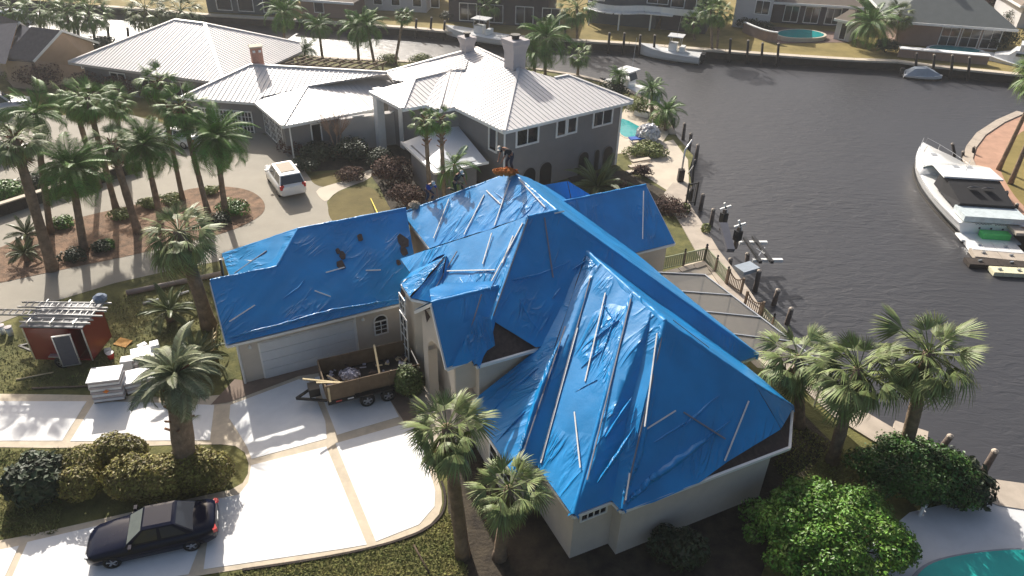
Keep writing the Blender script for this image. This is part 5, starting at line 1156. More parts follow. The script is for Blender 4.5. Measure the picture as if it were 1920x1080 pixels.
for sz in (.46, 2.24): tbx('door_trim', (tL-.85, -.42, sz), (.84, .09, .05), m_alu, .28, dr)
for y in (-.08, tW+.08):
    wheel(tr, tL*.47, y, .34, .2); tbx('fender', (tL*.47, y, .76), (.95, .3, .06), m_alu)
MB().beam((-1.3, tW/2, .45), (0, tW*.2, .45), .1, .1).beam((-1.3, tW/2, .45), (0, tW*.8, .45), .1, .1).build('drawbar', m_black, tr)
for x in (.35, tL/2, tL-.35): MB().beam((x, 0, z1+.32), (x, tW, z1+.32), .04, .04).beam((x, 0, z1+.1), (x, 0, z1+.34), .05, .05).beam((x, tW, z1+.1), (x, tW, z1+.34), .05, .05).build('roof_rack', m_alu, tr)
def ladder(label, a, b, w=.42, gap=.31, m=None):
    a, b = Vector(a), Vector(b); d = (b-a).normalized(); s = vZ.cross(d).normalized(); t = thing('ladder', label, 'ladder', a)
    for k in (-1, 1): MB().beam(a+s*w/2*k, b+s*w/2*k, .04, .09).build('rail', m or m_alupale, t)
    n = int((b-a).length/gap)
    for i in range(1, n): q = a+d*gap*i; MB().beam(q-s*w/2, q+s*w/2, .05, .045).build('rung', m or m_alupale, t)
m_alupale = mat('ladder_aluminium', (.36, .355, .35), .5, var=.06, metal=.2)
zt_ = z1+.40
ladder('long aluminium ladder farthest back on the red trailer roof', at(37, 571, zt_), at(206, 573, zt_))
ladder('short aluminium ladder overhanging the left end of the red trailer roof', at(-30, 585, zt_), at(74, 586, zt_))
ladder('aluminium ladder over the rear half of the red trailer roof', at(79, 585, zt_), at(196, 588, zt_))
ladder('folded ladder nearest the edge of the red trailer roof', at(40, 600, zt_-.12), at(172, 603, zt_-.12), .30, .5)

# ---- dump trailer with plywood sides
m_ply = mat('plywood', lin((106, 90, 72)), .85, var=.18, scale=2.5, bump=.004); m_plyd = mat('dark_trailer_steel', (.015, .014, .014), .5, var=.2); m_bag = mat('grey_plastic', lin((150, 150, 165)), .4, var=.2, scale=4)
gw = at(691, 757); rzD = YAW-.06
dt = thing('dump_trailer', 'dark dump trailer with brown plywood sides in front of the garage', 'trailer', gw, rotz=rzD)
bl0, bl1, bw = -1.85, 2.6, 2.05
MB().box(((bl0+bl1)/2, bw/2, .72), (bl1-bl0, bw, .12)).build('bed', m_plyd, dt)
MB().box(((bl0+bl1)/2, .05, .62), (bl1-bl0, .1, .26)).box(((bl0+bl1)/2, bw-.05, .62), (bl1-bl0, .1, .26)).build('chassis', m_plyd, dt)
for y in (0.0, bw):
    n_ = 3
    for i in range(n_): MB().box((bl0+(bl1-bl0)*(i+.5)/n_, y, 1.22+.006*i), ((bl1-bl0)/n_-.015, .04, .9)).build('plywood_side', m_ply, dt)
    for i in range(4): MB().box((bl0+.1+(bl1-bl0-.2)*i/3, y-.04 if y == 0 else y+.04, 1.15), (.09, .05, .85)).build('side_stake', m_palew if i in (0, 3) else m_ply, dt)
    for x in (-.05, .95): wheel(dt, x, -.12 if y == 0 else bw+.12, .36, .2)
    MB().box((.45, -.14 if y == 0 else bw+.14, .80), (2.1, .34, .05)).build('fender', m_plyd, dt)
MB().box((bl0, bw/2, 1.2), (.05, bw, .85)).build('front_board', m_ply, dt); MB().box((bl1, bw/2, 1.1), (.05, bw, .7)).build('tailgate', m_plyd, dt)
MB().beam((bl0-1.3, bw/2, .5), (bl0, .3, .55), .1, .1).beam((bl0-1.3, bw/2, .5), (bl0, bw-.3, .55), .1, .1).build('drawbar', m_plyd, dt)
MB().box((bl0-.45, bw/2, .8), (.5, .6, .45)).build('pump_box', m_plyd, dt)
for i in range(7): MB().box((bl0+.5+i*.55, -.055, .66), (.28, .012, .07)).build('reflector', m_plate if i % 2 else mat('red_reflector', (.5, .08, .06), .4), dt)
rng = random.Random(4); Mloc = Matrix.Translation(gw) @ Matrix.Rotation(rzD, 4, 'Z')
deb = MB()
for i in range(90):
    q = Mloc @ Vector((rng.uniform(bl0+.2, bl1-.2), rng.uniform(.2, bw-.2), rng.uniform(.8, 1.12))); s = rng.uniform(.1, .4)
    deb.box(q, (s, s*rng.uniform(.3, .9), rng.uniform(.01, .06)), m=rng.choice((0, 0, 0, 1, 2)), rot=Matrix.Rotation(rng.uniform(0, 6), 3, 'Z') @ Matrix.Rotation(rng.uniform(-.6, .6), 3, 'X'))
do = deb.build('roof_debris', [m_shin, m_palew, m_bag]); stuff(do); tag(do, 'torn shingles and scrap heaped in the dump trailer bed', 'debris')
for i, (a, b, lb) in enumerate((((-2.75, .55, 1.95), (-.6, .35, 1.15), 'pale plank poking out over the left end of the dump trailer'), ((-2.2, .35, 1.72), (-.3, .2, 1.25), 'shorter pale plank leaning beside it at the trailer front'), ((.9, 1.95, 1.9), (.75, .4, 1.1), 'long plank leaning across the far side of the dump trailer'), ((-1.6, 1.2, 1.3), (-.9, .3, 1.15), 'stubby plank lying inside the left end of the trailer bed'))):
    p_, q_ = Mloc @ Vector(a), Mloc @ Vector(b); tag(MB().beam(p_, q_, .09, .04).build('plank', m_palew), lb, 'plank')
q_ = Mloc @ Vector((-.55, 1.0, 1.2)); s_ = lobes_cloud(random.Random(2), [(q_, (.45, .35, .2))], 260, .14).build('plastic_sheet', m_bag); tag(s_, 'crumpled pale plastic sheet on top of the trailer debris', 'plastic')

# ---- wrapped shingle stacks and site clutter
m_wrap = mat('white_wrap', (.70, .70, .71), .35, var=.08, scale=3, bump=.01, bscale=6); m_wrap2 = mat('grey_bundle', lin((170, 160, 160)), .6, var=.12, scale=3); m_or = mat('orange_print', lin((222, 130, 50)), .6)
def stack(label, c, rz, sx, sy, n, lh=.15):
    b = at(*c); t = thing('shingle_stack', label, 'pallet', b, rotz=rz)
    for k in (-.4, 0, .4): MB().box((0, k*sy, .06), (sx, .1, .12)).build('pallet_runner', m_wood, t)
    rr = random.Random(int(c[0]))
    for i in range(n): MB().box((rr.uniform(-.02, .02), rr.uniform(-.02, .02), .13+lh*(i+.5)), (sx+rr.uniform(-.03, .03), sy+rr.uniform(-.03, .03), lh-.018)).build('bundle', m_wrap2 if i % 2 else m_wrap, t)
    MB().box((0, 0, .14+lh*n), (sx+.06, sy+.06, .05)).build('wrap_sheet', m_wrap, t); return t
st = stack('square stack of white wrapped shingle bundles with an orange mark', (211, 742), RAD(14), 1.35, 1.05, 8)
mb = MB(); mb.poly([(-.14, -.555, .72), (0, -.555, .62), (.16, -.555, .74), (.04, -.555, .84)]); mb.build('printed_mark', m_or, st)
stack('lower white shingle stack half under the palm fronds', (268, 725), RAD(25), 1.3, 1.0, 4)
stack('opened white shingle stack behind the square stack', (278, 682), RAD(28), 1.2, .95, 4)
for i, (x, y, z, s, rz, lb) in enumerate(((242, 690, .0, (.55, .5, .6), .3, 'white cardboard box between the shingle stacks'), (268, 652, .55, (.45, .3, .22), .9, 'small white package on top of the opened stack'), (292, 655, .6, (.42, .5, .4), .5, 'cream bundle at the far end of the opened stack'), (272, 672, .78, (.9, .35, .12), .5, 'long white carton across the opened stack'), (285, 700, .3, (.6, .5, .3), .2, 'white bag slumped against the lower stack'))):
    b = at(x, y, z); mb = MB(); mb.box(b+vZ*s[2]/2, s, rz); o = mb.build('package', m_wrap); md = o.modifiers.new('bevel', 'BEVEL'); md.width = .03; md.segments = 2; tag(o, lb, 'package')
b = at(209, 672); bk = thing('bucket', 'red bucket with white rim beside the red trailer', 'bucket', b)
MB().lathe(b, [(.14, 0), (.17, .36), (.15, .36), (.13, .05)], 14).build('pail', mat('red_plastic', (.5, .03, .02), .4), bk, smooth=True); MB().lathe(b, [(.175, .33), (.185, .35), (.185, .37), (.15, .37)], 14).build('rim', m_white, bk)
tag(MB().box(at(203, 660)+vZ*.1, (.3, .22, .2), .4).build('tool_box', m_white), 'small white container next to the red bucket', 'container')
tag(MB().box(at(231, 644)+vZ*.06, (.8, .55, .04), -.3, rot=Matrix.Rotation(-.3, 3, 'Z') @ Matrix.Rotation(.12, 3, 'X')).build('plywood_sheet', mat('yellow_ply', lin((176, 128, 60)), .8, var=.15)), 'yellow plywood offcut on the grass by the trailer', 'plywood')
tag(MB().box(at(235, 690)+vZ*.03, (.7, .3, .04), .9).build('plywood_sheet', mat('yellow_ply', lin((176, 128, 60)), .8)), 'yellow cardboard strip between the bucket and the stacks', 'cardboard')
def lying(label, x0, y0, x1, y1, r, m, name='pole', cat='pole', z=None):
    a, b = at(x0, y0, r if z is None else z), at(x1, y1, r if z is None else z); t = MB().tube([a, a.lerp(b, .5), b], [r, r*.97, r*.94], 10).build(name, m, None, smooth=True); tag(t, label, cat); return t
lying('long grey pole lying on the lawn beside the drive', 237, 549, 418, 512, .16, mat('grey_pole', lin((150, 138, 128)), .8, var=.2, scale=1.5), 'lying_pole')
lying('white pipe piece on the grass before the sago palm', 268, 569, 298, 561, .07, m_white, 'pipe', 'pipe')
lying('second white pipe piece near the cabbage palm trunk', 333, 553, 354, 546, .07, m_white, 'pipe', 'pipe')
lying('thin pale pole lying across the shaded grass by the driveway', 30, 712, 100, 698, .04, m_palew, 'pole', 'pole')
lying('weathered plank on the grass beside the driveway', 60, 728, 170, 724, .05, m_wood, 'plank', 'plank')
lying('fallen branch on the lawn at the bottom of the photo', 776, 1022, 805, 1075, .04, m_stem, 'branch', 'branch')
for x, y, lb in ((7, 625, 'white bucket at the left edge beside the trailer hitch'), (21, 628, 'white bucket with dark base left of the red trailer')):
    b = at(x, y); t = thing('bucket', lb, 'bucket', b); MB().lathe(b, [(.14, 0), (.17, .5), (.15, .5), (.13, .1)], 12).build('pail', m_white, t, smooth=True); MB().lathe(b, [(.18, .49), (.18, .53), (.02, .54)], 12).build('lid', m_wrap2, t)
ladder('small yellow and white ladder leaning at the tarped garage corner', at(398, 664, 0), at(404, 612, 1.9), .34, .3, m_palew)
tag(MB().beam(at(420, 528, 2.6), at(413, 486, 4.0), .1, .1).build('vent_pipe', m_black), 'dark bent vent pipe at the left rear of the garage roof', 'pipe')
tag(MB().lathe(at(190, 566, 2.7), [(.05, 0), (.3, .1), (.34, .3), (.15, .45)], 10).build('tarp_roll', mat('blue_grey_cloth', lin((110, 122, 140)), .8, var=.3, scale=8)), 'bunched blue grey cloth at the end of the long ladder', 'cloth')

# ================================================================ boats
m_gel = mat('white_gelcoat', (.78, .78, .77), .18, var=.02, coat=.3); m_boot = mat('dark_boot_stripe', (.03, .025, .02), .5); m_canvas = mat('black_canvas', (.015, .015, .018), .8, var=.1); m_cover = mat('grey_cover', lin((150, 160, 170)), .7, var=.08, scale=3)
def boat(label, bow, stern, beam, kind, fb=.9, name='boat', rise_z=0.0):
    pb, ps = at(*bow, WL), at(*stern, WL); d = (pb-ps); Lb = d.length; d.normalize()
    t = thing(name, label, 'boat', ps+vZ*rise_z, rotz=math.atan2(d.y, d.x)); N = 14
    def hb(s): return beam/2*(.90+.10*math.sin(math.pi*min(1, s*1.6)))*(1-max(0, (s-.45)/.55)**2.3)+.02
    def sh(s): return fb*(.85+.45*s*s)
    rings, dk = [], []
    for i in range(N+1):
        s = i/N; x = Lb*s*(1 if s < 1 else 1); h = hb(s); z = sh(s); kz = -.35+.9*max(0, s-.6)**2*2.2
        rings.append([Vector((x-.3*(s > .9), 0, kz)), Vector((x, h*.72, kz+.38)), Vector((x, h*.9, z*.45)), Vector((x, h, z)), Vector((x, h*.93, z+.05)), Vector((x, 0, z+.07)), Vector((x, -h*.93, z+.05)), Vector((x, -h, z)), Vector((x, -h*.9, z*.45)), Vector((x, -h*.72, kz+.38))])
    MB().loft(rings).build('hull', m_gel, t, smooth=False, fix=True)
    for sy in (1, -1):
        mb = MB()
        for i in range(N): s0, s1 = i/N, (i+1)/N; mb.beam((Lb*s0, sy*(hb(s0)+.012), sh(s0)-.03), (Lb*s1, sy*(hb(s1)+.012), sh(s1)-.03), .04, .07)
        mb.build('rub_rail', m_alu, t)
        mb = MB()
        for i in range(N): s0, s1 = i/N, (i+1)/N; mb.beam((Lb*s0, sy*(hb(s0)*.86+.02), .10), (Lb*s1, sy*(hb(s1)*.86+.02), .10), .05, .16)
        mb.build('boot_stripe', m_boot, t)
    z = fb
    if kind == 'cruiser':
        r_ = []
        for x, w, h in ((.93, .10, .12), (.80, .30, .30), (.66, .42, .52), (.56, .46, .74)): hh = beam*w; r_.append([Vector((Lb*x, -hh, sh(x))), Vector((Lb*x, -hh*.8, sh(x)+h)), Vector((Lb*x, 0, sh(x)+h+.08)), Vector((Lb*x, hh*.8, sh(x)+h)), Vector((Lb*x, hh, sh(x)))])
        MB().loft(r_, close=False).build('cabin_trunk', m_gel, t, smooth=True, fix=True)
        zc = sh(.56)+.78
        # helm screen, arch, black enclosure
        MB().loft([[Vector((Lb*.60, -.42*beam, zc-.35)), Vector((Lb*.60, .42*beam, zc-.35))], [Vector((Lb*.52, -.38*beam, zc+.35)), Vector((Lb*.52, .38*beam, zc+.35))]], close=False, caps=False).build('windscreen', mat('green_glass', (.10, .22, .18), .08, var=.2, spec=.7), t)
        MB().loft([[Vector((x, -w, zz)), Vector((x, w, zz)), Vector((x, w, zz+.12)), Vector((x, -w, zz+.12))] for x, w, zz in ((Lb*.58, .38*beam, zc+.10), (Lb*.48, .42*beam, zc+.50), (Lb*.32, .43*beam, zc+.50))]).build('hardtop', m_gel, t, fix=True)
        MB().loft([[Vector((x, -w, a)), Vector((x, w, a)), Vector((x, w*.9, b_)), Vector((x, -w*.9, b_))] for x, w, a, b_ in ((Lb*.40, .43*beam, z+.25, zc+.46), (Lb*.32, .43*beam, z+.2, zc+.46), (Lb*.11, .42*beam, z+.15, z+.62))]).build('canvas_enclosure', m_canvas, t, fix=True)
        mb = MB()
        for k in (-1, 1): mb.box((Lb*.225, k*.52, z+1.22), (.03, .62, .50), rot=Matrix.Rotation(RAD(-58), 3, 'Y'))
        mb.build('vinyl_window', mat('vinyl', (.2, .2, .21), .2), t)
        MB().box((Lb*.055, 0, z+.20), (Lb*.13, beam*.86, .42)).build('aft_cockpit', mat('cockpit_gel', lin((196, 206, 208)), .4), t)
        MB().box((Lb*.012, 0, z+.33), (.06, beam*.66, .10)).build('transom_rail', m_alu, t)
        for k in (-.8, 0, .8): MB().box((-.01, k, z*.62), (.03, .12, .12)).build('transom_fitting', m_black, t)
        for y0, y1 in ((-1.1, -.15), (.1, 1.2)): MB().tube([(-.02, y0+(y1-y0)*i/14, z*.86+.05*math.sin(i*2.3)) for i in range(15)], .018, 5).build('transom_lettering', m_dgrey, t)
        MB().box((-.55, 0, .30), (1.1, beam*.92, .12)).build('swim_platform', m_gel, t)
        MB().box((-.45, -.15, .58), (.65, 1.9, .42)).build('green_dinghy_pad', mat('green_vinyl', lin((92, 214, 112)), .4, var=.06), t)
        mb = MB()
        for sy in (1, -1):
            q = [Vector((Lb*s, sy*hb(s)*.9, sh(s)+.55)) for s in (.60, .70, .80, .90, .985)]
            mb.tube(q, .018, 5)
            for p_ in q: mb.tube([p_, p_-vZ*.52], .014, 5)
        mb.build('bow_rail', m_alu, t)
        for x, y in ((.78, .25), (.70, -.3), (.47, .5), (.47, -.5)): MB().box((Lb*x, y, (sh(x)+.42 if x > .6 else zc+.62)), (.45, .45, .04)).build('deck_hatch', mat('hatch_grey', (.35, .36, .38), .3), t)
        MB().tube([(Lb*.42, 0, zc+.6), (Lb*.42, 0, zc+1.5)], .02, 5).build('antenna', m_white, t)
    elif kind == 'console':
        MB().box((Lb*.45, 0, z+.45), (Lb*.13, beam*.38, .9)).build('console', m_gel, t)
        MB().box((Lb*.42, 0, z+1.75), (Lb*.24, beam*.62, .09)).build('t_top', m_gel, t)
        for sx in (.34, .5):
            for sy in (1, -1): MB().tube([(Lb*sx, sy*beam*.22, z), (Lb*sx, sy*beam*.26, z+1.72)], .03, 6).build('t_top_post', m_alu, t)
        MB().loft([[Vector((Lb*.54, -beam*.2, z+.85)), Vector((Lb*.54, beam*.2, z+.85))], [Vector((Lb*.5, -beam*.2, z+1.5)), Vector((Lb*.5, beam*.2, z+1.5))]], close=False, caps=False).build('windscreen', m_glass, t)
        MB().box((Lb*.3, 0, z+.3), (.5, beam*.45, .6)).build('leaning_post', m_white, t)
        for k in (-.35, .35): MB().box((-.25, k, .8), (.5, .42, .75)).box((-.2, k, .2), (.2, .14, .8)).build('outboard_motor', m_black, t)
        MB().tube([(Lb*.4, beam*.3, z+1.7), (Lb*.36, beam*.5, z+4.6)], .018, 5).build('outrigger', m_alu, t)
    elif kind == 'sportfish':
        r_ = [[Vector((Lb*x, -beam*w, sh(x))), Vector((Lb*x, -beam*w*.8, sh(x)+h)), Vector((Lb*x, beam*w*.8, sh(x)+h)), Vector((Lb*x, beam*w, sh(x)))] for x, w, h in ((.82, .2, .25), (.66, .34, .7), (.60, .36, 1.35), (.36, .38, 1.4))]
        MB().loft(r_, close=False).build('deckhouse', m_gel, t, fix=True)
        MB().box((Lb*.49, 0, sh(.5)+.98), (Lb*.2, beam*.68, .34)).build('cabin_glass', m_glass, t)
        MB().box((Lb*.46, 0, sh(.5)+1.75), (Lb*.22, beam*.6, .7)).build('flybridge', m_gel, t)
        MB().box((Lb*.45, 0, sh(.5)+3.2), (Lb*.25, beam*.62, .1)).build('bridge_top', m_gel, t); mb = MB()
        for sx in (.36, .54):
            for sy in (1, -1): mb.tube([(Lb*sx, sy*beam*.28, sh(.5)+1.4), (Lb*sx, sy*beam*.28, sh(.5)+3.2)], .03, 5)
        mb.tube([(Lb*.42, beam*.3, sh(.5)+3.2), (Lb*.30, beam*.5, sh(.5)+7)], .03, 5); mb.build('tower_frame', m_alu, t)
    else:
        r_ = [[Vector((Lb*x, -hb(x)*.98, sh(x)+.02)), Vector((Lb*x, -hb(x)*.5, sh(x)+h)), Vector((Lb*x, hb(x)*.5, sh(x)+h)), Vector((Lb*x, hb(x)*.98, sh(x)+.02))] for x, h in ((.04, .25), (.25, .75), (.55, .85), (.75, .5), (.93, .12))]
        MB().loft(r_, close=False).build('boat_cover', m_cover, t, fix=True); MB().box((-.2, 0, .6), (.4, .4, .7)).build('outboard_motor', m_black, t)
    return t
boat('large white motor cruiser with black canvas moored at the brick point', (1718, 303), (1850, 448), 5.0, 'cruiser', 1.35)
boat('white centre console boat with T top on the far bank, left one', (836, 74), (953, 92), 2.9, 'console', 1.0, rise_z=.5)
boat('white fishing boat with tower moored against the far lawn', (1196, 103), (1312, 118), 3.0, 'console', 1.1)
boat('small boat under a grey cover at the far seawall', (1764, 151), (1692, 143), 2.1, 'covered', .45)
boat('white sport fishing yacht cut off by the right edge', (1826, 124), (1990, 150), 4.2, 'sportfish', 1.4)
boat('white boat partly hidden by shrubs behind the grey house', (1236, 200), (1128, 168), 3.2, 'console', 1.1)
boat('white boat with blue stripe at the far left canal', (-10, 44), (60, 42), 2.8, 'covered', .9)
# floating docks behind the cruiser
for i, (a, b_, w, h, m, lb) in enumerate((((1815, 462), (1912, 470), 1.4, .35, m_gel, 'white floating dock pad right behind the cruiser'), ((1822, 476), (1925, 486), 1.2, .3, m_cap, 'grey floating dock with tackle behind the white pad'), ((1812, 492), (1930, 498), .9, .28, m_wall_dark, 'dark floating dock board near the right edge'), ((1858, 508), (1930, 512), .8, .3, mat('foam_float', lin((214, 208, 176)), .9, var=.1), 'cream foam float at the right edge of the canal'))):
    p_, q_ = at(*a, WL+.2), at(*b_, WL+.2); t = thing('floating_dock', lb, 'dock', p_); k = 4
    for j in range(k): MB().beam(p_.lerp(q_, j/k), p_.lerp(q_, (j+.96)/k), w, h).build('float_section', m, t)
    for j in (0.2, .7): MB().box(p_.lerp(q_, j)+vZ*(h/2+.06), (.3, .1, .1), .3).build('cleat', m_alu, t)

# ================================================================ waterside furniture
def piling(label, base, top, r=.13, group=None, m=None, capm=None, zb=WL):
    b = at(*base, zb); c = rise(b, *top, lo=zb+.3, hi=9); t = thing('piling', label, 'piling', b, group)
    MB().tube([b-vZ*1.0, b.lerp(c, .5), c], [r*1.1, r, r*.95], 9).build('post', m or m_pile, t, smooth=True); MB().lathe(c, [(r*1.08, -.02), (r*.9, .05), (.02, .12)], 9).build('cap', capm or m_cap, t)
ORD = 'first second third fourth fifth sixth seventh eighth ninth tenth eleventh twelfth thirteenth fourteenth fifteenth sixteenth'.split()
PL_ = [((1262, 244), (1264, 221)), ((1281, 262), (1284, 232)), ((1292, 283), (1296, 251)), ((1304, 305), (1309, 272)), ((1313, 394), (1319, 365)), ((1333, 424), (1338, 393)), ((1450, 572), (1459, 544)), ((1475, 608), (1484, 579)), ((1757, 851), (1782, 818)), ((1838, 894), (1866, 846)),
       ((1366, 512), (1370, 486)), ((1416, 545), (1424, 508)), ((1545, 660), (1538, 622)), ((1400, 505), (1402, 476))]
PL_.sort(key=lambda q: q[0][0])
for i, (b, c) in enumerate(PL_): piling('grey timber piling along the near seawall, %s from the left' % ORD[i], b, c, .15, 'pilings along the near seawall')
FP = [(778, 60, 36), (806, 62, 33), (831, 64, 40), (1057, 82, 50), (1140, 90, 62), (1168, 92, 62), (1198, 95, 66), (1225, 97, 66), (1367, 106, 73), (1400, 109, 76), (1427, 111, 81), (1457, 114, 82), (1716, 131, 100), (1749, 135, 103), (1783, 138, 104), (1815, 141, 108)]
for i, (x, y, yt) in enumerate(FP): piling('dark timber piling along the far seawall, %s from the left' % ORD[i], (x, y+11), (x+3, yt), .15, 'pilings along the far seawall', m_wall_dark)
for i, (x, y, yt) in enumerate(((98, 22, 2), (122, 26, 4), (140, 70, 45), (148, 76, 47), (205, 84, 51), (242, 80, 53), (262, 30, 12))): piling('dark piling against the glittering water, %s from the left' % ORD[i], (x, y), (x-3, yt), .16, 'pilings in the glittering canal', m_wall_dark)
for i, (x, y, xt, yt) in enumerate(((1793, 305, 1786, 270), (1803, 318, 1806, 285), (1822, 312, 1826, 276), (1878, 402, 1888, 360), (1898, 428, 1907, 383))): piling('dark piling beside the moored cruiser, %s counting from its bow' % ORD[i], (x, y), (xt, yt), .13, 'pilings around the moored cruiser', m_wall_dark)
# boat lift: two beams and two bunks
bl = thing('boat_lift', 'empty boat lift with white cross beams over the canal', 'boat lift', at(1425, 480, WL))
zl_ = 0.3
for x0, y0, x1, y1 in ((1386, 455, 1438, 455), (1411, 488, 1467, 488)): MB().beam(at(x0, y0, zl_), at(x1, y1, zl_), .22, .2).build('cross_beam', m_white, bl)
for x0, y0, x1, y1 in ((1396, 446, 1426, 492), (1412, 444, 1448, 492)): MB().beam(at(x0, y0, zl_+.22), at(x1, y1, zl_+.22), .2, .18).build('bunk', m_black, bl)
MB().beam(at(1418, 466, zl_+.2), at(1436, 478, zl_+.2), .05, .05).beam(at(1434, 464, zl_+.2), at(1422, 480, zl_+.2), .05, .05).build('brace', m_alu, bl)
for x, y, lb in ((1352, 432, 'first'), (1378, 466, 'second')):
    b = at(x, y); t = thing('lift_motor', 'boat lift motor post with white wheel, %s one along the seawall' % ('farther' if lb == 'first' else 'nearer'), 'lift motor', b)
    MB().box(b+vZ*.8, (.2, .2, 1.6), YAW).build('post', m_pile, t); MB().box(b+vZ*1.0, (.42, .4, .7), YAW).build('gearbox', m_black, t)
    mb = MB()
    for k in range(4): a = k*math.pi/2+.4; mb.beam(b+vZ*1.75, b+vZ*1.75+Vector((math.cos(a)*.38, 0, math.sin(a)*.38)), .12, .10, up=(0, 1, 0))
    mb.build('wheel', m_white, t)
b = at(1362, 470); t = thing('boat_cradle', 'dark covered hoist arm leaning along the seawall', 'hoist', b)
MB().beam(at(1356, 420, 1.2), at(1370, 470, .5), .5, .3).build('arm', m_dgrey, t); MB().box(at(1400, 503, .3), (1.3, .9, .25), .5).build('tray', m_cover, t)
b = at(1280, 345); t = thing('dock_gate', 'black metal gate frame at the grey house dock', 'gate', at(1292, 390))
for x, y in ((1285, 388), (1302, 385)): MB().beam(at(x, y), at(x, y)+vZ*1.9, .12, .12).build('post', m_black, t)
MB().beam(at(1285, 388)+vZ*1.8, at(1302, 385)+vZ*1.8, .08, .08).beam(at(1285, 388)+vZ*.3, at(1302, 385)+vZ*.3, .08, .08).build('rail', m_black, t)
for k in range(4): p_ = at(1285, 388).lerp(at(1302, 385), (k+1)/5); MB().beam(p_+vZ*.3, p_+vZ*1.8, .03, .03).build('bar', m_black, t)
dv = thing('davit', 'tall white davit arm at the grey house dock', 'davit', at(1275, 340)); MB().tube([at(1275, 340), at(1275, 340)+vZ*2.6, at(1275, 340)+vZ*3.1+Vector((.6, .8, 0))], .07, 8).build('arm', m_alu, dv, smooth=True); MB().box(at(1275, 340)+vZ*.5, (.45, .45, 1.0)).build('base', m_wall_dark, dv)
dv = thing('davit', 'black hoist arm hanging over the water by the dock', 'davit', at(1298, 348)); MB().tube([at(1298, 348), at(1300, 320, .9), at(1304, 300, 1.9)], .09, 8).build('arm', m_black, dv, smooth=True); MB().tube([at(1298, 348)+vZ*.5, at(1290, 325, 1.0), at(1304, 306, 1.5)], .03, 6).build('cable', m_black, dv)
# picket fence with finials
m_fence = mat('green_grey_fence', lin((150, 156, 128)), .85, var=.1, scale=3)
def fence(label, pxs, h=.95, post=1.6, m=m_fence, fin=()):
    p_ = px(pxs); t = thing('fence', label, 'fence', p_[0])
    for i in range(len(p_)-1):
        a, b = p_[i], p_[i+1]; L_ = (b-a).length; d = (b-a).normalized()
        for z in (.15, h): MB().beam(a+vZ*z, b+vZ*z, .06, .07).build('rail', m, t)
        n = max(2, int(L_/.16))
        for j in range(n): q = a+d*(L_*(j+.5)/n); MB().box(q+vZ*(h*.5+.06), (.10, .02, h-.1), math.atan2(d.y, d.x)).build('picket', m, t)
        n = max(1, int(L_/post+.5))
        for j in range(n+1):
            q = a+d*(L_*j/n); po = MB().box(q+vZ*(h*.5+.05), (.11, .11, h+.1), math.atan2(d.y, d.x)).build('post', m_wood, t); MB().lathe(q+vZ*(h+.1), [(.07, 0), (.03, .06), (.075, .14), (.02, .24)], 8).build('finial', m_black, po)
    return t
fence('green grey picket fence along the far end of the patio', [(1240, 508), (1320, 490)])
fence('green grey picket fence running down the seawall side of the patio', [(1321, 490), (1360, 533)])
fence('low fence stretch between the second gate and the palms', [(1424, 592), (1446, 616), (1472, 645)], .7)
def gate(label, a, b, h=1.15):
    p_, q_ = at(*a), at(*b); t = thing('gate', label, 'gate', p_); d = (q_-p_); L_ = d.length; d.normalize()
    for q in (p_, q_): MB().box(q+vZ*(h/2), (.12, .12, h), math.atan2(d.y, d.x)).build('post', m_wood, t)
    n = 9
    for j in range(n):
        s = (j+.5)/n; hh = h-.12-.32*math.sin(math.pi*s); MB().box(p_+d*L_*s+vZ*(hh/2+.06), (.05, .02, hh), math.atan2(d.y, d.x)).build('slat', m_wood, t)
    mb = MB()
    for j in range(8): s0, s1 = j/8, (j+1)/8; mb.beam(p_+d*L_*s0+vZ*(h-.06-.32*math.sin(math.pi*s0)), p_+d*L_*s1+vZ*(h-.06-.32*math.sin(math.pi*s1)), .05, .06)
    mb.beam(p_+vZ*.18, q_+vZ*.18, .05, .06); mb.build('frame', m_wood, t)
gate('dipped wooden gate nearer the patio fence corner', (1362, 535), (1388, 552)); gate('dipped wooden gate closer to the palms', (1395, 577), (1425, 597))
# terrace clutter by the grey house pool
b = at(1214, 262); t = thing('covered_grill', 'white covered grill beside the turquoise pool', 'grill', b); lobes_cloud(random.Random(1), [(b+vZ*.6, (.9, .8, .7))], 900, .22, dense=.05).build('cover', m_wrap, t); MB().box(b+vZ*.35, (1.3, 1.0, .7), .4).build('base', m_wrap, t)
b = at(1197, 266); t = thing('sun_lounger', 'blue lounger beside the turquoise pool', 'lounger', b)
MB().box(b+vZ*.35, (1.7, .65, .12), .3).build('cushion', mat('blue_cushion', lin((50, 90, 170)), .8), t)
for sx, sy in ((-.7, -.25), (.7, -.25), (.7, .25), (-.7, .25)): MB().box(b+vZ*.15+Matrix.Rotation(.3, 3, 'Z') @ Vector((sx, sy, 0)), (.06, .06, .3)).build('leg', m_white, t)
b = at(1203, 218); t = thing('planter', 'white trough planter on the pool terrace', 'planter', b); MB().box(b+vZ*.25, (1.4, .5, .5), -.5).build('trough', m_white, t); MB().box(b+vZ*.505, (1.25, .36, .02), -.5).build('soil', m_soil, t)
st = thing('garden_steps', 'three pale steps down from the pool terrace', 'steps', at(1200, 318))
for i in range(3): MB().box(at(1192+i*4, 322-i*7)+vZ*(.08+.14*i), (1.7, .42, .14), .45).build('step', m_concp, st)
for i in range(3):
    q = [at(1242+i*29, 512-i*7.5), at(1268+i*29, 505-i*7.5), at(1276+i*29, 511-i*7.5), at(1252+i*27, 519-i*7.0)]
    tag(MB().prism(q, .02, .10).build('paver_pad', m_cap), 'grey paver pad beside the patio fence, %s' % ('nearest the house', 'middle one of three', 'at the fence corner')[i], 'paver')
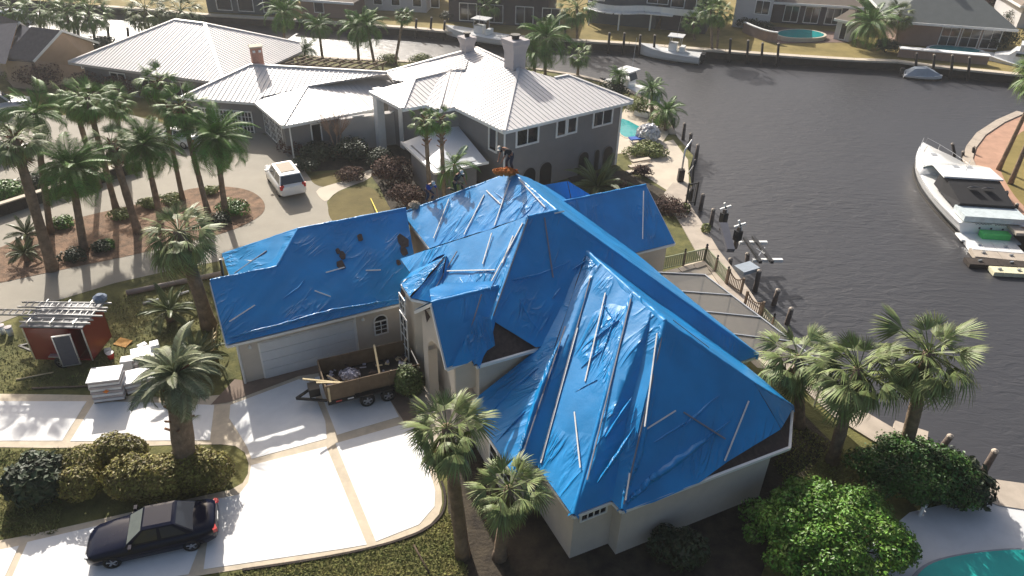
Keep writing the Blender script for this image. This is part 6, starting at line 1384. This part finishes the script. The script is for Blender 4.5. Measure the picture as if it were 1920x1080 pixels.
tag(MB().box(at(1706, 812, WL+.15), (1.5, .8, .3), -.5).build('dock_float', m_cap), 'grey dock float by the seawall below the tall palms', 'dock')
t = thing('pool_light', 'white bollard light on the pool terrace corner', 'light', at(1724, 966)); b = at(1724, 966, .05); MB().tube([b, b+vZ*.5], .07, 8).build('stem', m_white, t); MB().lathe(b+vZ*.5, [(.08, 0), (.12, .05), (.12, .2), (.03, .26)], 10).build('head', m_white, t)
for i, (x, y) in enumerate(((1322, 436), (1285, 398))): tag(lobes_cloud(random.Random(i), [(at(x, y)+vZ*.3, (.3, .3, .35))], 160, .1).build('potted_flowers', m_ltbush), 'pale flowers at the seawall, %s' % ('nearer the hoists', 'by the dock gate')[i], 'flowers')
# yellow line and stake at the tarped garage ridge
tag(MB().beam(at(695, 372, .1), at(708, 400, 5.3), .05, .05).build('rope', mat('yellow_rope', lin((210, 190, 60)), .7)), 'yellow safety rope tied off behind the tarped garage ridge', 'rope')

# ================================================================ roofers
m_skin = mat('skin', lin((150, 104, 80)), .6, var=.05); m_jean = mat('dark_trousers', lin((52, 54, 66)), .9, var=.15, scale=6); m_hair = mat('dark_hair', lin((34, 28, 24)), .8)
def skin(name, V_, E_, R_, m, par, lev=2, root=0):
    me = bpy.data.meshes.new(name); me.from_pydata(V_, E_, []); me.materials.append(m); o = bpy.data.objects.new(name, me); C.objects.link(o); o.parent = par
    md = o.modifiers.new('skin', 'SKIN'); md.use_smooth_shade = True
    for i, s in enumerate(me.skin_vertices[0].data): s.radius = (R_[i], R_[i]); s.use_root = (i == root)
    sb = o.modifiers.new('sub', 'SUBSURF'); sb.levels = lev; sb.render_levels = lev; return o
POSES = {  # pelvis, chest, neck, head, (knee, ankle, toe) x2, (shoulder, elbow, wrist) x2 ; x forward, y left
 'bend': dict(pel=(0, 0, .88), ch=(.34, 0, 1.18), nk=(.52, 0, 1.26), hd=(.64, 0, 1.30), L=((.10, .12, .48), (-.02, .13, .08), (.14, .14, .03)), R=((.22, -.12, .50), (.20, -.13, .08), (.36, -.14, .03)), aL=((.42, .19, 1.20), (.52, .24, .92), (.62, .17, .66)), aR=((.42, -.19, 1.20), (.54, -.24, .90), (.66, -.14, .68))),
 'kneel': dict(pel=(-.05, 0, .50), ch=(.14, 0, .92), nk=(.22, 0, 1.06), hd=(.32, 0, 1.16), L=((.30, .14, .46), (.30, .15, .08), (.46, .15, .03)), R=((.10, -.14, .08), (-.34, -.14, .10), (-.46, -.14, .04)), aL=((.17, .20, 1.00), (.34, .27, .74), (.54, .14, .60)), aR=((.17, -.20, 1.00), (.34, -.26, .72), (.54, -.12, .50))),
 'stoop': dict(pel=(0, 0, .70), ch=(.26, 0, 1.04), nk=(.40, 0, 1.15), hd=(.50, 0, 1.24), L=((.32, .15, .48), (.10, .16, .08), (.28, .17, .03)), R=((.30, -.15, .46), (.02, -.16, .08), (.20, -.17, .03)), aL=((.32, .20, 1.08), (.42, .30, .80), (.60, .20, .62)), aR=((.32, -.20, 1.08), (.46, -.28, .82), (.64, -.16, .70)))}
def person(label, foot, rz, pose, shirt, trousers, capm, vest=None):
    t = thing('person', label, 'person', foot, rotz=rz); p = POSES[pose]; Vv = Vector
    V_ = [p['pel'], tuple(Vv(p['pel']).lerp(Vv(p['ch']), .5)), p['ch'], p['nk'], p['hd']]; E_ = [(0, 1), (1, 2), (2, 3), (3, 4)]; R_ = [.135, .13, .145, .055, .085]
    for s, k in ((1, 'L'), (-1, 'R')):
        b = len(V_); hip = tuple(Vv(p['pel'])+Vv((0, s*.1, -.06))); V_ += [hip, *p[k]]; E_ += [(0, b), (b, b+1), (b+1, b+2), (b+2, b+3)]; R_ += [.09, .062, .045, .035]
    for s, k in ((1, 'aL'), (-1, 'aR')):
        b = len(V_); sh_, el, wr = p[k]; d = (Vv(wr)-Vv(el)).normalized(); palm_ = Vv(wr)+d*.08; V_ += [sh_, el, wr, tuple(palm_)]; E_ += [(2, b), (b, b+1), (b+1, b+2), (b+2, b+3)]; R_ += [.058, .042, .030, .034]
        sd = Vv((0, 1, 0)); dn = d.cross(sd).normalized()
        for f, (off, ln) in enumerate(((-.027, .075), (-.009, .085), (.009, .08), (.027, .065))):
            c = len(V_); k1 = palm_+sd*off+d*.035; V_ += [tuple(k1), tuple(k1+d*ln*.5+dn*.012), tuple(k1+d*ln*.8+dn*.04)]; E_ += [(b+3, c), (c, c+1), (c+1, c+2)]; R_ += [.011, .009, .008]
        c = len(V_); V_ += [tuple(Vv(wr)+d*.03-sd*s*.03), tuple(Vv(wr)+d*.08-sd*s*.05)]; E_ += [(b+2, c), (c, c+1)]; R_ += [.013, .010]
    skin('body', V_, E_, R_, m_skin, t)
    ch, pel, nk = Vv(p['ch']), Vv(p['pel']), Vv(p['nk'])
    sv = [tuple(pel.lerp(ch, .12)), tuple(pel.lerp(ch, .55)), tuple(ch), tuple(ch.lerp(nk, .6))]; se = [(0, 1), (1, 2), (2, 3)]; sr = [.165, .16, .175, .085]
    for k in ('aL', 'aR'):
        b = len(sv); sh_, el, wr = p[k]; sv += [sh_, tuple(Vv(sh_).lerp(Vv(el), .85))]; se += [(2, b), (b, b+1)]; sr += [.078, .062]
    skin('shirt', sv, se, sr, shirt, t)
    tv = [tuple(pel.lerp(ch, .1)), tuple(pel)]; te = [(0, 1)]; trd = [.155, .16]
    for s, k in ((1, 'L'), (-1, 'R')): b = len(tv); tv += [tuple(pel+Vv((0, s*.1, -.06))), p[k][0], tuple(Vv(p[k][0]).lerp(Vv(p[k][1]), .92))]; te += [(1, b), (b, b+1), (b+1, b+2)]; trd += [.108, .082, .066]
    skin('trousers', tv, te, trd, trousers, t)
    for k in ('L', 'R'): a, b = Vv(p[k][1]), Vv(p[k][2]); skin('shoe', [tuple(a-Vv((.05, 0, .03))), tuple(a.lerp(b, .6)-Vv((0, 0, .02))), tuple(b+Vv((.04, 0, .02)))], [(0, 1), (1, 2)], [.052, .05, .04], m_black, t)
    hd = Vv(p['hd']); up = (hd-nk).normalized(); f = Vv((1, 0, 0)); f = (f-up*f.dot(up)).normalized()*.5+Vv((.5, 0, -.5)); f.normalize()
    mb = MB(); c = hd+up*.02
    mb.box(c+f*.095, (.03, .028, .045)); mb.box(c+Vv((0, .088, 0)), (.03, .015, .05)); mb.box(c-Vv((0, .088, 0)), (.03, .015, .05)); mb.build('nose_and_ears', m_skin, t)
    mb = MB(); s_ = f.cross(up).normalized()
    for k in (-.032, .032): mb.box(c+f*.086+s_*k+up*.012, (.018, .018, .012))
    mb.box(c+f*.086-up*.045, (.012, .045, .01)); mb.build('eyes_and_mouth', m_hair, t)
    rings = []
    for r, h in ((.100, .025), (.103, .06), (.085, .105), (.03, .125)): rings.append([c+up*h+(s_*math.cos(a)+up.cross(s_)*math.sin(a))*r for a in [i*math.pi/6 for i in range(12)]])
    mb = MB().loft(rings); fr = up.cross(s_)*(1 if up.cross(s_).dot(f) > 0 else -1)
    mb.box(c+up*.03+fr*.13, (.12, .15, .012)); mb.build('cap', capm, t, smooth=False)
    mb = MB(); mb.loft([[c+up*h+(s_*math.cos(a)*r+fr*(math.sin(a)*r-.012)) for a in [i*math.pi/6 for i in range(12)]] for r, h in ((.07, -.05), (.094, -.01), (.099, .035))]); mb.build('hair', m_hair, t)
    return t
m_blk = mat('black_shirt', lin((30, 30, 34)), .9, var=.1); m_blu = mat('blue_shirt', lin((36, 58, 130)), .9, var=.1); m_grn = mat('lime_trim_shirt', lin((46, 52, 40)), .9); m_capw = mat('pale_cap', lin((214, 206, 196)), .8)
hipP = lambda t: P['P0'].lerp(P['LF'], t)+vZ*.10
person('roofer in dark clothes and pale cap bending at the tarped tower peak', P['P0']+vZ*.12+vB*.12, YAW+RAD(180), 'bend', m_blk, m_jean, m_capw)
person('roofer in black shirt crouching halfway down the tarped hip', hipP(.48)+vB*.15, YAW-RAD(60), 'kneel', m_blk, m_grn, m_capw)
person('roofer in blue shirt and white cap stooping at the low end of the tarp', hipP(.74)+vB*.2, YAW-RAD(75), 'stoop', m_blu, m_jean, m_capw)
s_ = lobes_cloud(random.Random(8), [(P['P0']+vA*-.45+vZ*.2-vB*.1, (.55, .3, .16))], 500, .1).build('orange_sheet', mat('orange_cloth', lin((196, 120, 50)), .8, var=.2)); tag(s_, 'crumpled orange sheet at the feet of the roofer on the peak', 'sheet')
tag(lobes_cloud(random.Random(9), [(hipP(.88)+vZ*.15, (.3, .25, .2))], 200, .08).build('tool_bag', mat('pale_tool_bag', lin((186, 170, 150)), .9)), 'pale tool bag at the low corner of the tarped tower', 'bag')
# ================================================================ air
hz = MB().box((0, 65, 14.0), (420, 250, 32.6)).build('haze', bpy.data.materials.new('haze_air')); stuff(hz); tag(hz, 'thin pale sunlit haze in the air over the canal', 'haze')
hm = hz.data.materials[0]; hm.use_nodes = True; t_ = hm.node_tree; t_.nodes.clear()
ho = t_.nodes.new('ShaderNodeOutputMaterial'); hv = t_.nodes.new('ShaderNodeVolumePrincipled')
hv.inputs['Color'].default_value = (.92, .94, .97, 1); hv.inputs['Density'].default_value = 0.0004; hv.inputs['Anisotropy'].default_value = 0.35
t_.links.new(hv.outputs[0], ho.inputs['Volume'])
